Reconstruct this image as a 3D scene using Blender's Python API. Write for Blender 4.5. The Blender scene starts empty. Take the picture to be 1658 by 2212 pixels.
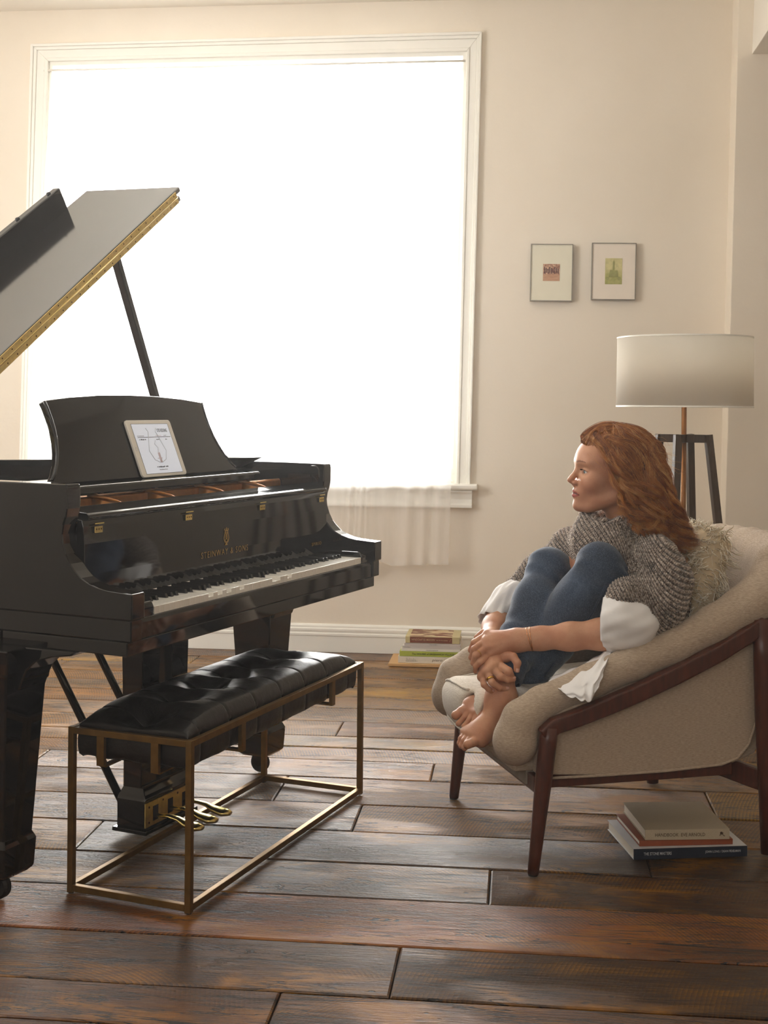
import bpy, bmesh, math, random
import numpy as np
from mathutils import Vector, Matrix
random.seed(7)
rng = np.random.default_rng(7)
sc = bpy.context.scene
C = bpy.context.collection
PI = math.pi

# ------------------------------------------------------------------ camera
cd = bpy.data.cameras.new('camera')
cam = bpy.data.objects.new('camera', cd)
C.objects.link(cam)
cd.sensor_fit = 'HORIZONTAL'
cd.sensor_width = 36.0
cd.lens = 2775 / 1658 * 36.0
cd.shift_y = -226 / 1658
cd.clip_start = 0.05
CAM = Vector((0, 0, 1.25))
ROLL = 0.008
cam.matrix_world = Matrix.Translation(CAM) @ Matrix.Rotation(PI / 2, 4, 'X') @ Matrix.Rotation(ROLL, 4, 'Z')
sc.camera = cam

# ------------------------------------------------------------------ light
world = bpy.data.worlds.new('world')
sc.world = world
world.use_nodes = True
bgn = world.node_tree.nodes['Background']
bgn.inputs[0].default_value = (1.0, 0.985, 0.955, 1)
bgn.inputs[1].default_value = 27

def area(name, loc, target, sx, sy, power, col=(1, 1, 1), portal=False):
    ld = bpy.data.lights.new(name, 'AREA')
    ld.shape = 'RECTANGLE'
    ld.size = sx
    ld.size_y = sy
    ld.energy = power
    ld.color = col
    o = bpy.data.objects.new(name, ld)
    C.objects.link(o)
    d = Vector(target) - Vector(loc)
    o.matrix_world = Matrix.Translation(Vector(loc)) @ d.to_track_quat('-Z', 'Y').to_matrix().to_4x4()
    if portal:
        ld.cycles.is_portal = True
    return o

area('window_portal', (-0.62, 6.75, 1.95), (-0.75, 5.5, 1.95), 2.5, 2.4, 1, portal=True)
area('side_fill_light', (-3.1, 3.9, 1.9), (1.2, 5.2, 1.5), 1.8, 2.0, 110, (1.0, 0.98, 0.94))  # unseen fill added at the left wall; no window is built there
area('rear_fill_light', (-1.3, -1.9, 2.3), (0.2, 4.5, 1.4), 2.6, 1.8, 36, (1.0, 0.96, 0.90))  # unseen fill added behind the camera, not a real window
sc.view_settings.view_transform = 'Standard'
sc.view_settings.look = 'None'
sc.view_settings.exposure = 0.20
sc.view_settings.gamma = 1.0
sc.view_settings.use_curve_mapping = False
try:
    sc.cycles.use_denoising = True
    sc.cycles.max_bounces = 10
    sc.cycles.diffuse_bounces = 6
    sc.cycles.transparent_max_bounces = 12
    sc.cycles.sample_clamp_indirect = 6
    sc.cycles.caustics_reflective = False
except Exception:
    pass

# ------------------------------------------------------------------ helpers
def P(px, py, Z):
    """the 3D point at depth Z that a survey of the room from the camera's spot gives"""
    xr, yd = px - 829.0, py - 880.0
    c, s = math.cos(ROLL), math.sin(ROLL)
    return Vector(((xr * c + yd * s) / 2775 * Z, Z, 1.25 - (-xr * s + yd * c) / 2775 * Z))

def tag(o, label=None, cat=None, group=None, kind=None):
    if label: o['label'] = label
    if cat: o['category'] = cat
    if group: o['group'] = group
    if kind: o['kind'] = kind
    return o

def empty(name, loc=(0, 0, 0), rz=0, parent=None, scale=1.0):
    o = bpy.data.objects.new(name, None)
    C.objects.link(o)
    o.location = loc
    o.rotation_euler = (0, 0, rz)
    o.scale = (scale,) * 3
    if parent: o.parent = parent
    return o

def finish(o, bevel=0, seg=2, smooth=False, angle=35):
    if smooth:
        for p in o.data.polygons: p.use_smooth = True
    if bevel:
        m = o.modifiers.new('bevel', 'BEVEL')
        m.width = bevel
        m.segments = seg
        m.limit_method = 'ANGLE'
        m.angle_limit = math.radians(30)
    return o

def obj(name, bm, mat, parent=None, bevel=0, seg=2, smooth=False):
    me = bpy.data.meshes.new(name)
    if isinstance(bm, tuple):
        me.from_pydata([tuple(v) for v in bm[0]], [], [tuple(f) for f in bm[1]])
    else:
        bmesh.ops.recalc_face_normals(bm, faces=bm.faces)
        bm.to_mesh(me)
        bm.free()
    if mat is not None: me.materials.append(mat)
    o = bpy.data.objects.new(name, me)
    C.objects.link(o)
    if parent: o.parent = parent
    return finish(o, bevel, seg, smooth)

def npmesh(name, V, Fq, mat, parent=None, smooth=True):
    me = bpy.data.meshes.new(name)
    V = np.asarray(V, np.float32); Fq = np.asarray(Fq, np.int32)
    me.vertices.add(len(V)); me.vertices.foreach_set('co', V.ravel())
    n, k = Fq.shape
    me.loops.add(n * k); me.loops.foreach_set('vertex_index', Fq.ravel())
    me.polygons.add(n)
    me.polygons.foreach_set('loop_start', np.arange(0, n * k, k, dtype=np.int32))
    me.polygons.foreach_set('loop_total', np.full(n, k, np.int32))
    me.update(calc_edges=True)
    me.validate()
    if smooth: me.polygons.foreach_set('use_smooth', np.ones(n, bool))
    if mat is not None: me.materials.append(mat)
    o = bpy.data.objects.new(name, me)
    C.objects.link(o)
    if parent: o.parent = parent
    return o

def B(): return bmesh.new()

def box(bm, x0, x1, y0, y1, z0, z1, M=None):
    vs = [bm.verts.new((x, y, z)) for z in (z0, z1) for y in (y0, y1) for x in (x0, x1)]
    if M is not None:
        for v in vs: v.co = M @ v.co
    for f in ((0, 1, 3, 2), (4, 6, 7, 5), (0, 4, 5, 1), (2, 3, 7, 6), (0, 2, 6, 4), (1, 5, 7, 3)):
        bm.faces.new([vs[i] for i in f])
    return bm

def prism(bm, pts, d0, d1, axis=0, M=None):
    """polygon of 2D pts extruded along an axis; axis 0: pts=(y,z); 1: pts=(x,z); 2: pts=(x,y)"""
    def mk(p, d):
        c = (d, p[0], p[1]) if axis == 0 else (p[0], d, p[1]) if axis == 1 else (p[0], p[1], d)
        v = Vector(c)
        return bm.verts.new(M @ v if M is not None else v)
    a = [mk(p, d0) for p in pts]; b = [mk(p, d1) for p in pts]
    n = len(pts)
    bm.faces.new(a); bm.faces.new(b[::-1])
    for i in range(n):
        bm.faces.new((a[i], b[i], b[(i + 1) % n], a[(i + 1) % n]))
    return bm

def tube(bm, path, r, seg=8, caps=True, flat=1.0, up=None):
    path = [Vector(p) for p in path]
    n = len(path)
    rr = r if hasattr(r, '__len__') else [r] * n
    rings = []
    t0 = (path[1] - path[0]).normalized()
    ref = Vector(up) if up else (Vector((0, 0, 1)) if abs(t0.z) < .9 else Vector((1, 0, 0)))
    nrm = (ref - t0 * ref.dot(t0)).normalized()
    for i, p in enumerate(path):
        t = (path[min(i + 1, n - 1)] - path[max(i - 1, 0)]).normalized()
        nrm = (nrm - t * nrm.dot(t)).normalized()
        bi = t.cross(nrm)
        rings.append([bm.verts.new(p + (nrm * math.cos(2 * PI * k / seg) * flat + bi * math.sin(2 * PI * k / seg)) * rr[i]) for k in range(seg)])
    for i in range(n - 1):
        for k in range(seg):
            bm.faces.new((rings[i][k], rings[i][(k + 1) % seg], rings[i + 1][(k + 1) % seg], rings[i + 1][k]))
    if caps:
        bm.faces.new(rings[0][::-1]); bm.faces.new(rings[-1])
    return bm

def bar(bm, p, q, w, h, up=(0, 0, 1), w2=None, h2=None):
    """rectangular bar from p to q; w across, h along 'up'"""
    p, q = Vector(p), Vector(q)
    t = (q - p).normalized(); u = Vector(up)
    u = (u - t * u.dot(t)).normalized(); s = t.cross(u)
    w2 = w2 or w; h2 = h2 or h
    a = [bm.verts.new(p + s * x * w / 2 + u * y * h / 2) for x, y in ((-1, -1), (1, -1), (1, 1), (-1, 1))]
    b = [bm.verts.new(q + s * x * w2 / 2 + u * y * h2 / 2) for x, y in ((-1, -1), (1, -1), (1, 1), (-1, 1))]
    bm.faces.new(a[::-1]); bm.faces.new(b)
    for i in range(4): bm.faces.new((a[i], a[(i + 1) % 4], b[(i + 1) % 4], b[i]))
    return bm

def lathe(bm, prof, c=(0, 0, 0), seg=48, axis='z'):
    rings = []
    for r, h in prof:
        ring = []
        for k in range(seg):
            t = 2 * PI * k / seg
            v = (r * math.cos(t), r * math.sin(t), h) if axis == 'z' else ((h, r * math.cos(t), r * math.sin(t)) if axis == 'x' else (r * math.cos(t), h, r * math.sin(t)))
            ring.append(bm.verts.new(Vector(v) + Vector(c)))
        rings.append(ring)
    for i in range(len(rings) - 1):
        for k in range(seg):
            bm.faces.new((rings[i][k], rings[i][(k + 1) % seg], rings[i + 1][(k + 1) % seg], rings[i + 1][k]))
    return rings

def loft4(bm, secs):
    """stack of rectangles: (z, x0, x1, y0, y1)"""
    R = [[bm.verts.new((x, y, z)) for x, y in ((x0, y0), (x1, y0), (x1, y1), (x0, y1))] for z, x0, x1, y0, y1 in secs]
    for i in range(len(R) - 1):
        for k in range(4): bm.faces.new((R[i][k], R[i][(k + 1) % 4], R[i + 1][(k + 1) % 4], R[i + 1][k]))
    bm.faces.new(R[0][::-1]); bm.faces.new(R[-1])
    return bm

# ------------------------------------------------------------------ materials
def lin(c):
    if isinstance(c, str):
        c = [int(c[i:i + 2], 16) / 255 for i in (0, 2, 4)]
        c = [x / 12.92 if x <= .04045 else ((x + .055) / 1.055) ** 2.4 for x in c]
    return (c[0], c[1], c[2], 1)

class NT:
    def __init__(s, name):
        s.m = bpy.data.materials.new(name); s.m.use_nodes = True
        s.t = s.m.node_tree; s.b = s.t.nodes['Principled BSDF']; s.out = s.t.nodes['Material Output']
    def n(s, typ, **kw):
        nd = s.t.nodes.new(typ)
        for k, v in kw.items():
            if k in nd.inputs.keys(): s.put(nd.inputs[k], v)
            else: setattr(nd, k, v)
        return nd
    def put(s, inp, v):
        if isinstance(v, bpy.types.NodeSocket): s.t.links.new(v, inp)
        elif isinstance(v, str) : inp.default_value = lin(v)
        else: inp.default_value = v
    def set(s, **kw):
        for k, v in kw.items(): s.put(s.b.inputs[k.replace('_', ' ')], v)
    def coord(s, scale=(1, 1, 1), which='Object', rot=(0, 0, 0)):
        tc = s.n('ShaderNodeTexCoord')
        mp = s.n('ShaderNodeMapping')
        mp.inputs['Scale'].default_value = scale; mp.inputs['Rotation'].default_value = rot
        s.t.links.new(tc.outputs[which], mp.inputs['Vector'])
        return mp.outputs[0]
    def noise(s, vec, scale=5, detail=4, rough=.5, dist=0):
        nd = s.n('ShaderNodeTexNoise')
        s.t.links.new(vec, nd.inputs['Vector'])
        nd.inputs['Scale'].default_value = scale; nd.inputs['Detail'].default_value = detail
        nd.inputs['Roughness'].default_value = rough; nd.inputs['Distortion'].default_value = dist
        return nd.outputs['Fac']
    def ramp(s, fac, stops):
        r = s.n('ShaderNodeValToRGB')
        s.t.links.new(fac, r.inputs[0])
        e = r.color_ramp.elements
        while len(e) < len(stops): e.new(.5)
        for el, (p, c) in zip(e, stops):
            el.position = p; el.color = lin(c) if not isinstance(c, (int, float)) else (c, c, c, 1)
        return r.outputs[0]
    def mix(s, a, b, f, mode='MIX'):
        m = s.n('ShaderNodeMix', data_type='RGBA', blend_type=mode)
        s.put(m.inputs[0], f); s.put(m.inputs[6], a if not isinstance(a, tuple) else a); s.put(m.inputs[7], b)
        return m.outputs[2]
    def math(s, op, a, b=0.0, c=0.0):
        m = s.n('ShaderNodeMath', operation=op)
        s.put(m.inputs[0], a); s.put(m.inputs[1], b); s.put(m.inputs[2], c)
        return m.outputs[0]
    def bump(s, h, strength=.3, dist=.01, normal=None):
        b = s.n('ShaderNodeBump')
        s.t.links.new(h, b.inputs['Height'])
        b.inputs['Strength'].default_value = strength; b.inputs['Distance'].default_value = dist
        if normal is not None: s.t.links.new(normal, b.inputs['Normal'])
        s.t.links.new(b.outputs[0], s.b.inputs['Normal'])
        return b.outputs[0]

def simple(name, col, rough=.5, metal=0, spec=.5, var=.12, scale=30, bump=0, bdist=.002, coat=0, stretch=(1, 1, 1)):
    t = NT(name)
    v = t.coord(stretch)
    n = t.noise(v, scale, 4)
    c = lin(col)
    d = tuple(x * (1 - var) for x in c[:3]) + (1,)
    l = tuple(min(1, x * (1 + var)) for x in c[:3]) + (1,)
    t.put(t.b.inputs['Base Color'], t.ramp(n, [(.3, d), (.7, l)]))
    t.set(Roughness=rough, Metallic=metal)
    t.b.inputs['Specular IOR Level'].default_value = spec
    if coat: t.b.inputs['Coat Weight'].default_value = coat; t.b.inputs['Coat Roughness'].default_value = .05
    if bump: t.bump(n, bump, bdist)
    return t.m

M = {}
def plaster(name, col, col2):
    t = NT(name)
    v = t.coord()
    n = t.noise(v, 1.3, 6, .6); n2 = t.noise(v, 60, 3)
    t.put(t.b.inputs['Base Color'], t.ramp(n, [(.3, col), (.7, col2)]))
    t.set(Roughness=.85)
    h = t.math('ADD', t.math('MULTIPLY', n, 1.5), t.math('MULTIPLY', n2, .12))
    t.bump(h, .35, .01)
    return t.m
M['wall'] = plaster('cream_plaster', 'e9dfcf', 'efe6d8')
M['ceiling'] = plaster('ceiling_plaster', 'efe9de', 'f3eee4')
M['trim'] = simple('white_painted_wood', 'f3f1ea', .35, var=.02, scale=3, bump=.1)
M['lacquer'] = simple('black_piano_lacquer', '0c0a0a', .05, spec=.6, var=.3, scale=2)
M['lacquer_lid'] = simple('black_lid_lacquer', '120f0e', .10, var=.2, scale=2)
M['lacquer_lid'].node_tree.nodes['Principled BSDF'].inputs['IOR'].default_value = 2.3
M['brass'] = simple('polished_brass', 'e3cd84', .22, metal=1, var=.08, scale=40)
M['brass_plate'] = simple('brushed_brass', 'dcc680', .35, metal=1, var=.12, scale=60, bump=.05)
M['screw'] = simple('dark_brass_screw', '5a4318', .4, metal=1)
M['gold_iron'] = simple('bronze_painted_iron', 'b4793c', .38, metal=.6, var=.1, scale=90, bump=.05)
M['gold_letter'] = simple('gold_leaf', 'c29a4e', .4, metal=.3, var=.05)
M['bench_metal'] = simple('antique_brass_tube', '7d5f30', .42, metal=.8, var=.16, scale=25, bump=.03)
M['ivory'] = simple('white_key_acrylic', 'efece4', .18, var=.02, scale=20)
M['ebony'] = simple('black_key_resin', '0d0c0d', .25, var=.2)
M['felt'] = simple('dark_felt', '221a17', .95)
M['darkwood'] = simple('dark_walnut', '4c2212', .33, spec=.5, var=.35, scale=14, stretch=(6, 6, 1), bump=.05)
M['rubber'] = simple('black_rubber', '0b0a0a', .6)
M['steel'] = simple('brushed_steel', '8d8a85', .3, metal=1)

def leather():
    t = NT('black_leather')
    v = t.coord()
    vo = t.n('ShaderNodeTexVoronoi'); t.t.links.new(v, vo.inputs['Vector']); vo.inputs['Scale'].default_value = 420
    n = t.noise(v, 6, 5); n2 = t.noise(v, 35, 4, .6, .6)
    t.put(t.b.inputs['Base Color'], t.ramp(n, [(.3, '0a0808'), (.7, '16110f')]))
    t.put(t.b.inputs['Roughness'], t.ramp(n2, [(.3, .30), (.7, .45)]))
    h = t.math('ADD', t.math('MULTIPLY', vo.outputs['Distance'], .15), t.math('MULTIPLY', n2, .9))
    t.bump(h, .35, .004)
    return t.m
M['leather'] = leather()

def oak():
    t = NT('reclaimed_oak')
    tc = t.n('ShaderNodeTexCoord'); oi = t.n('ShaderNodeObjectInfo')
    off = t.n('ShaderNodeCombineXYZ')
    t.put(off.inputs[0], t.math('MULTIPLY', oi.outputs['Random'], 37.0)); t.put(off.inputs[1], t.math('MULTIPLY', oi.outputs['Random'], 11.3))
    va = t.n('ShaderNodeVectorMath', operation='ADD'); t.t.links.new(tc.outputs['Object'], va.inputs[0]); t.t.links.new(off.outputs[0], va.inputs[1])
    def mp(sx, sy, sz=1, rot=0):
        m = t.n('ShaderNodeMapping'); m.inputs['Scale'].default_value = (sx, sy, sz); m.inputs['Rotation'].default_value = (0, 0, rot)
        t.t.links.new(va.outputs[0], m.inputs[0]); return m.outputs[0]
    grain = t.noise(mp(1.6, 26), 5, 8, .65, 1.2)
    fine = t.noise(mp(6, 160), 4, 4, .6)
    patch = t.noise(mp(1.1, 3.2), 1.6, 4, .55, .4)
    wear = t.noise(mp(1, 2.4), 2.7, 6, .62, .5)
    # circular saw marks: rings about a far-off centre
    wv = t.n('ShaderNodeTexWave', wave_type='RINGS', rings_direction='Z', wave_profile='SAW')
    m = t.n('ShaderNodeMapping'); t.t.links.new(va.outputs[0], m.inputs[0]); 
    fr = t.n('ShaderNodeCombineXYZ')
    t.put(fr.inputs[0], t.math('MULTIPLY_ADD', oi.outputs['Random'], -37.0, .0)); t.put(fr.inputs[1], t.math('MULTIPLY_ADD', oi.outputs['Random'], -11.3, .42))
    t.t.links.new(fr.outputs[0], m.inputs['Location'])
    t.t.links.new(m.outputs[0], wv.inputs['Vector']); wv.inputs['Scale'].default_value = 30; wv.inputs['Distortion'].default_value = 1.5; wv.inputs['Detail'].default_value = 2
    wv.inputs['Detail Scale'].default_value = 3
    sawmask = t.ramp(t.noise(mp(1.3, 3), 1.7, 2), [(.42, 0.0), (.52, 1.0)])
    hole = t.n('ShaderNodeTexVoronoi'); t.t.links.new(mp(9, 16), hole.inputs['Vector']); hole.inputs['Scale'].default_value = 1.0
    holes = t.ramp(hole.outputs['Distance'], [(.045, 0.0), (.075, 1.0)])
    g2 = t.ramp(grain, [(.28, '1c0f09'), (.42, '5e3a24'), (.58, 'a87748'), (.78, 'd6ac74')])
    base = t.mix(g2, oi.outputs['Color'], .72)
    base = t.mix(base, t.mix(base, '20140d', .6), t.ramp(patch, [(.50, 0.0), (.66, 1.0)]))
    base = t.mix(base, t.mix(base, 'bd8440', .7), t.ramp(wear, [(.50, 0.0), (.64, .85)]))
    dark2 = t.noise(mp(2.2, 14), 2.2, 6, .7, 1.0)
    base = t.mix(base, t.mix(base, '1c120c', .75), t.ramp(dark2, [(.56, 0.0), (.68, .9)]))
    base = t.mix(base, '2a1a12', t.math('MULTIPLY', t.ramp(fine, [(.50, 0.0), (.75, 1.0)]), .55))
    sm = t.math('MULTIPLY', sawmask, t.math('MULTIPLY', wv.outputs['Fac'], .75))
    base = t.mix(base, '2b1d16', sm)
    base = t.mix('0b0705', base, holes)
    cr = t.noise(mp(.8, 7.5), 1.9, 5, .6, 2.2)
    crack = t.ramp(t.math('ABSOLUTE', t.math('SUBTRACT', cr, .5)), [(.007, 0.0), (.020, 1.0)])
    cm = t.ramp(t.noise(mp(1.2, 2.5), 1.5, 2), [(.45, 0.0), (.51, 1.0)])
    crack = t.math('MAXIMUM', crack, t.math('SUBTRACT', 1.0, cm))
    base = t.mix('0d0806', base, crack)
    hs_ = t.n('ShaderNodeHueSaturation'); hs_.inputs['Saturation'].default_value = 1.25; hs_.inputs['Value'].default_value = .82; t.put(hs_.inputs['Color'], base); base = hs_.outputs[0]
    t.put(t.b.inputs['Base Color'], base)
    t.put(t.b.inputs['Roughness'], t.ramp(wear, [(.3, .26), (.7, .44)]))
    t.b.inputs['Specular IOR Level'].default_value = .15
    t.b.inputs['Coat Weight'].default_value = .62; t.b.inputs['Coat IOR'].default_value = 1.55; t.b.inputs['Coat Roughness'].default_value = .26
    h = t.math('ADD', t.math('MULTIPLY', grain, .9), t.math('MULTIPLY', fine, .25))
    h = t.math('ADD', h, t.math('MULTIPLY', t.math('MULTIPLY', sawmask, wv.outputs['Fac']), 1.1))
    h = t.math('ADD', h, t.math('MULTIPLY', wear, 1.6))
    h = t.math('ADD', h, t.math('MULTIPLY', holes, .6))
    h = t.math('ADD', h, t.math('MULTIPLY', crack, .9))
    nm = t.bump(h, .42, .007)
    t.bump(h, .8, .007)
    t.t.links.new(nm, t.b.inputs['Coat Normal'])
    return t.m
M['oak'] = oak()

def linen(name, c1, c2, sc_=900, bump=.35):
    t = NT(name)
    v = t.coord()
    w1 = t.n('ShaderNodeTexWave', bands_direction='X'); w2 = t.n('ShaderNodeTexWave', bands_direction='Z'); w3 = t.n('ShaderNodeTexWave', bands_direction='Y')
    for w in (w1, w2, w3):
        t.t.links.new(v, w.inputs['Vector']); w.inputs['Scale'].default_value = sc_ / 12; w.inputs['Distortion'].default_value = 3; w.inputs['Detail'].default_value = 1
    h = t.math('ADD', t.math('MULTIPLY', w1.outputs['Fac'], w2.outputs['Fac']), t.math('MULTIPLY', w3.outputs['Fac'], .5))
    n = t.noise(v, 3, 5); n2 = t.noise(t.coord((1, 1, 6)), 90, 3)
    base = t.ramp(n2, [(.3, c1), (.7, c2)])
    base = t.mix(base, c1, t.math('MULTIPLY', h, .5))
    t.put(t.b.inputs['Base Color'], base)
    t.set(Roughness=.9); t.b.inputs['Specular IOR Level'].default_value = .2
    t.b.inputs['Sheen Weight'].default_value = .15
    t.bump(t.math('ADD', h, t.math('MULTIPLY', n, .5)), bump, .0015)
    return t.m
M['linen'] = linen('oatmeal_linen', 'a4917d', 'c9b8a4', 1500)
M['linen_light'] = linen('cream_linen', 'cbc0af', 'e6ddd0', 1500)

def sheer():
    t = NT('sheer_white_voile')
    tr = t.n('ShaderNodeBsdfTransparent'); tl = t.n('ShaderNodeBsdfTranslucent'); df = t.n('ShaderNodeBsdfDiffuse')
    tl.inputs[0].default_value = (.95, .93, .9, 1); df.inputs[0].default_value = (.95, .93, .89, 1)
    a = t.n('ShaderNodeMixShader'); a.inputs[0].default_value = .45
    t.t.links.new(tl.outputs[0], a.inputs[1]); t.t.links.new(df.outputs[0], a.inputs[2])
    b = t.n('ShaderNodeMixShader')
    n = t.noise(t.coord((9, 9, 1.2)), 1.5, 3)
    t.put(b.inputs[0], t.ramp(n, [(.3, .40), (.7, .52)]))
    t.t.links.new(tr.outputs[0], b.inputs[1]); t.t.links.new(a.outputs[0], b.inputs[2])
    t.t.links.new(b.outputs[0], t.out.inputs[0])
    return t.m
M['sheer'] = sheer()

def glass():
    t = NT('window_glass')
    tr = t.n('ShaderNodeBsdfTransparent'); gl = t.n('ShaderNodeBsdfGlossy'); gl.inputs['Roughness'].default_value = .02
    fr = t.n('ShaderNodeFresnel'); fr.inputs[0].default_value = 1.45
    m = t.n('ShaderNodeMixShader'); t.t.links.new(fr.outputs[0], m.inputs[0]); t.t.links.new(tr.outputs[0], m.inputs[1]); t.t.links.new(gl.outputs[0], m.inputs[2])
    t.t.links.new(m.outputs[0], t.out.inputs[0])
    return t.m
M['glass'] = glass()

def text(body, org, xd, up, width, height, mat, parent, name='lettering', align='LEFT', depth=.0002, spacing=1.0, shear=0, bold=0):
    cu = bpy.data.curves.new(name, 'FONT')
    cu.body = body; cu.size = 1; cu.extrude = 0; cu.align_x = 'LEFT'; cu.space_character = spacing; cu.shear = shear
    cu.offset = bold
    cu.resolution_u = 2
    tmp = bpy.data.objects.new('tmp', cu); C.objects.link(tmp)
    bpy.context.view_layer.update()
    dg = bpy.context.evaluated_depsgraph_get()
    me = bpy.data.meshes.new_from_object(tmp.evaluated_get(dg))
    bpy.data.objects.remove(tmp)
    co = np.empty(len(me.vertices) * 3, np.float32); me.vertices.foreach_get('co', co); co = co.reshape(-1, 3)
    mn = co.min(0); mx = co.max(0)
    co = (co - mn) / np.maximum(mx - mn, 1e-6)
    xd = Vector(xd).normalized(); up = Vector(up).normalized()
    o0 = np.array(org); X = np.array(xd) * width; U = np.array(up) * height
    if align == 'CENTER': o0 = o0 - X / 2
    V = o0 + co[:, :1] * X + co[:, 1:2] * U
    me.vertices.foreach_set('co', V.astype(np.float32).ravel())
    me.materials.clear(); me.materials.append(mat)
    me.update()
    me.name = name
    o = bpy.data.objects.new(name, me); C.objects.link(o)
    if parent: o.parent = parent
    m = o.modifiers.new('solid', 'SOLIDIFY'); m.thickness = depth; m.offset = 0
    return o

def blurred_line(org, width, height, mat, parent, seed=1, name='small_print'):
    """a line of print too small to read: short strokes of uneven length along local x"""
    r_ = random.Random(seed); bm = B(); x = 0
    while x < width * .97:
        w = min(r_.uniform(.35, 1.1) * height, width - x)
        box(bm, org[0] + x, org[0] + x + w * .8, org[1] - .0001, org[1] + .0001, org[2] + r_.uniform(0, .15) * height, org[2] + height * r_.uniform(.6, .95))
        x += w * (1.0 if r_.random() < .8 else 1.7)
    o = obj(name, bm, mat, parent); o['kind'] = 'stuff'
    return o
# ------------------------------------------------------------------ the room
WA = math.radians(-6.05)
WO = (0, 6.54, 0)
WM = Matrix.Translation(WO) @ Matrix.Rotation(WA, 4, 'Z')
def wallp(a, b, z): return WM @ Vector((a, b, z))
def wroot(name): return empty(name, WO, WA)
TH = .22
A0, A1 = -3.25, 1.70
ZC = 3.315
oTL, oTR, oBR, oBL = (-1.775, 3.044), (.407, 3.051), (.371, .86), (-1.84, .86)
bm = B()
prism(bm, [(A0, -.05), (oBL[0], -.05), oBL, oTL, (oTL[0], ZC + .05), (A0, ZC + .05)], 0, TH, 1)
prism(bm, [oBR, (oBR[0], -.05), (A1 + .3, -.05), (A1 + .3, ZC + .05), (oTR[0], ZC + .05), oTR], 0, TH, 1)
prism(bm, [oTL, oTR, (oTR[0], ZC + .05), (oTL[0], ZC + .05)], 0, TH, 1)
prism(bm, [(oBL[0], -.05), (oBR[0], -.05), oBR, oBL], 0, TH, 1)
o = obj('wall_back', bm, M['wall']); o.matrix_world = WM; tag(o, kind='structure')
# pier and beam at the right
bm = B()
prism(bm, [(1.722, ZC + .05), (1.662, -.02), (4.2, -.02), (4.2, ZC + .05)], -.165, .1, 1)
o = obj('wall_right', bm, M['wall'], bevel=.004); o.matrix_world = WM; tag(o, kind='structure')
bm = B(); prism(bm, [(1.797, ZC + .02), (1.785, 2.965), (2.25, 2.965), (2.25, ZC + .02)], -3.2, -.165, 1)
o = obj('trim_1', bm, M['ceiling'], bevel=.003); o.matrix_world = WM; tag(o, kind='structure')
bm = B(); box(bm, 4.2, 4.35, -1.0, 8, -.05, 3.4); tag(obj('wall_far_right', bm, M['wall']), kind='structure')
bm = B(); box(bm, -3.4, -3.2, -2.6, 8, -.05, 3.4); tag(obj('wall_left', bm, M['wall']), kind='structure')
bm = B(); box(bm, -3.4, 4.4, -2.7, -2.55, -.05, 3.4); tag(obj('wall_front', bm, M['wall']), kind='structure')
bm = B(); box(bm, 3.0, 4.4, -2.6, -.9, -.05, 3.4); 
tag(obj('wall_corner', bm, M['wall']), kind='structure')
bm = B(); box(bm, -3.4, 4.4, -2.7, 8, ZC, ZC + .1); tag(obj('ceiling', bm, M['ceiling']), kind='structure')

# floor with planks
fl_m = simple('subfloor_wood', '2a1d15', .6, var=.3)
bm = B(); box(bm, -3.4, 4.4, -2.7, 8, -.06, -.021)
floor = obj('floor', bm, fl_m); tag(floor, kind='structure')
rows = [.02, -.2, -.39, -.6, -.79, -.99, -1.2, -1.43, -1.66, -1.82, -1.985, -2.2, -2.48, -2.74, -3.0, -3.25, -3.53, -3.79, -3.97, -4.2, -4.45, -4.7]
joints = {1: [-.9, .9], 2: [.62, -1.5], 3: [-.3, 1.6], 4: [1.1, -1.1], 5: [-.5, .8], 6: [1.35], 7: [.0, 1.9], 8: [-.9, 1.2], 9: [.95], 10: [.40, -1.0, 1.8],
          11: [-.083, 1.3, -1.9], 12: [.205, -1.2], 13: [1.05, -.55], 14: [.62, -1.0], 15: [-1.35, 1.7], 16: [.423, -1.2], 17: [.19, 1.4], 18: [-.6, .9], 0: [.3, 1.0]}
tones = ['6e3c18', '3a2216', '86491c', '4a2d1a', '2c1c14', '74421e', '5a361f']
tones_far_lit = ['b98850', 'c69a58', 'a3754a', '9a7850', 'd2a65c', '8a6444', 'ae8a62']  # far rows lighter than near ones: the lit mid-floor put into plank colour
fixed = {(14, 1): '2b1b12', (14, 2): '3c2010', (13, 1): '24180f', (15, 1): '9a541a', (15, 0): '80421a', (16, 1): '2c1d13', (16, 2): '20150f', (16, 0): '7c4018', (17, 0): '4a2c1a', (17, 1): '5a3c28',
         (10, 2): '9b7142', (12, 2): '98693c', (11, 1): '7a5537', (13, 2): '2a1c13'}
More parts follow.
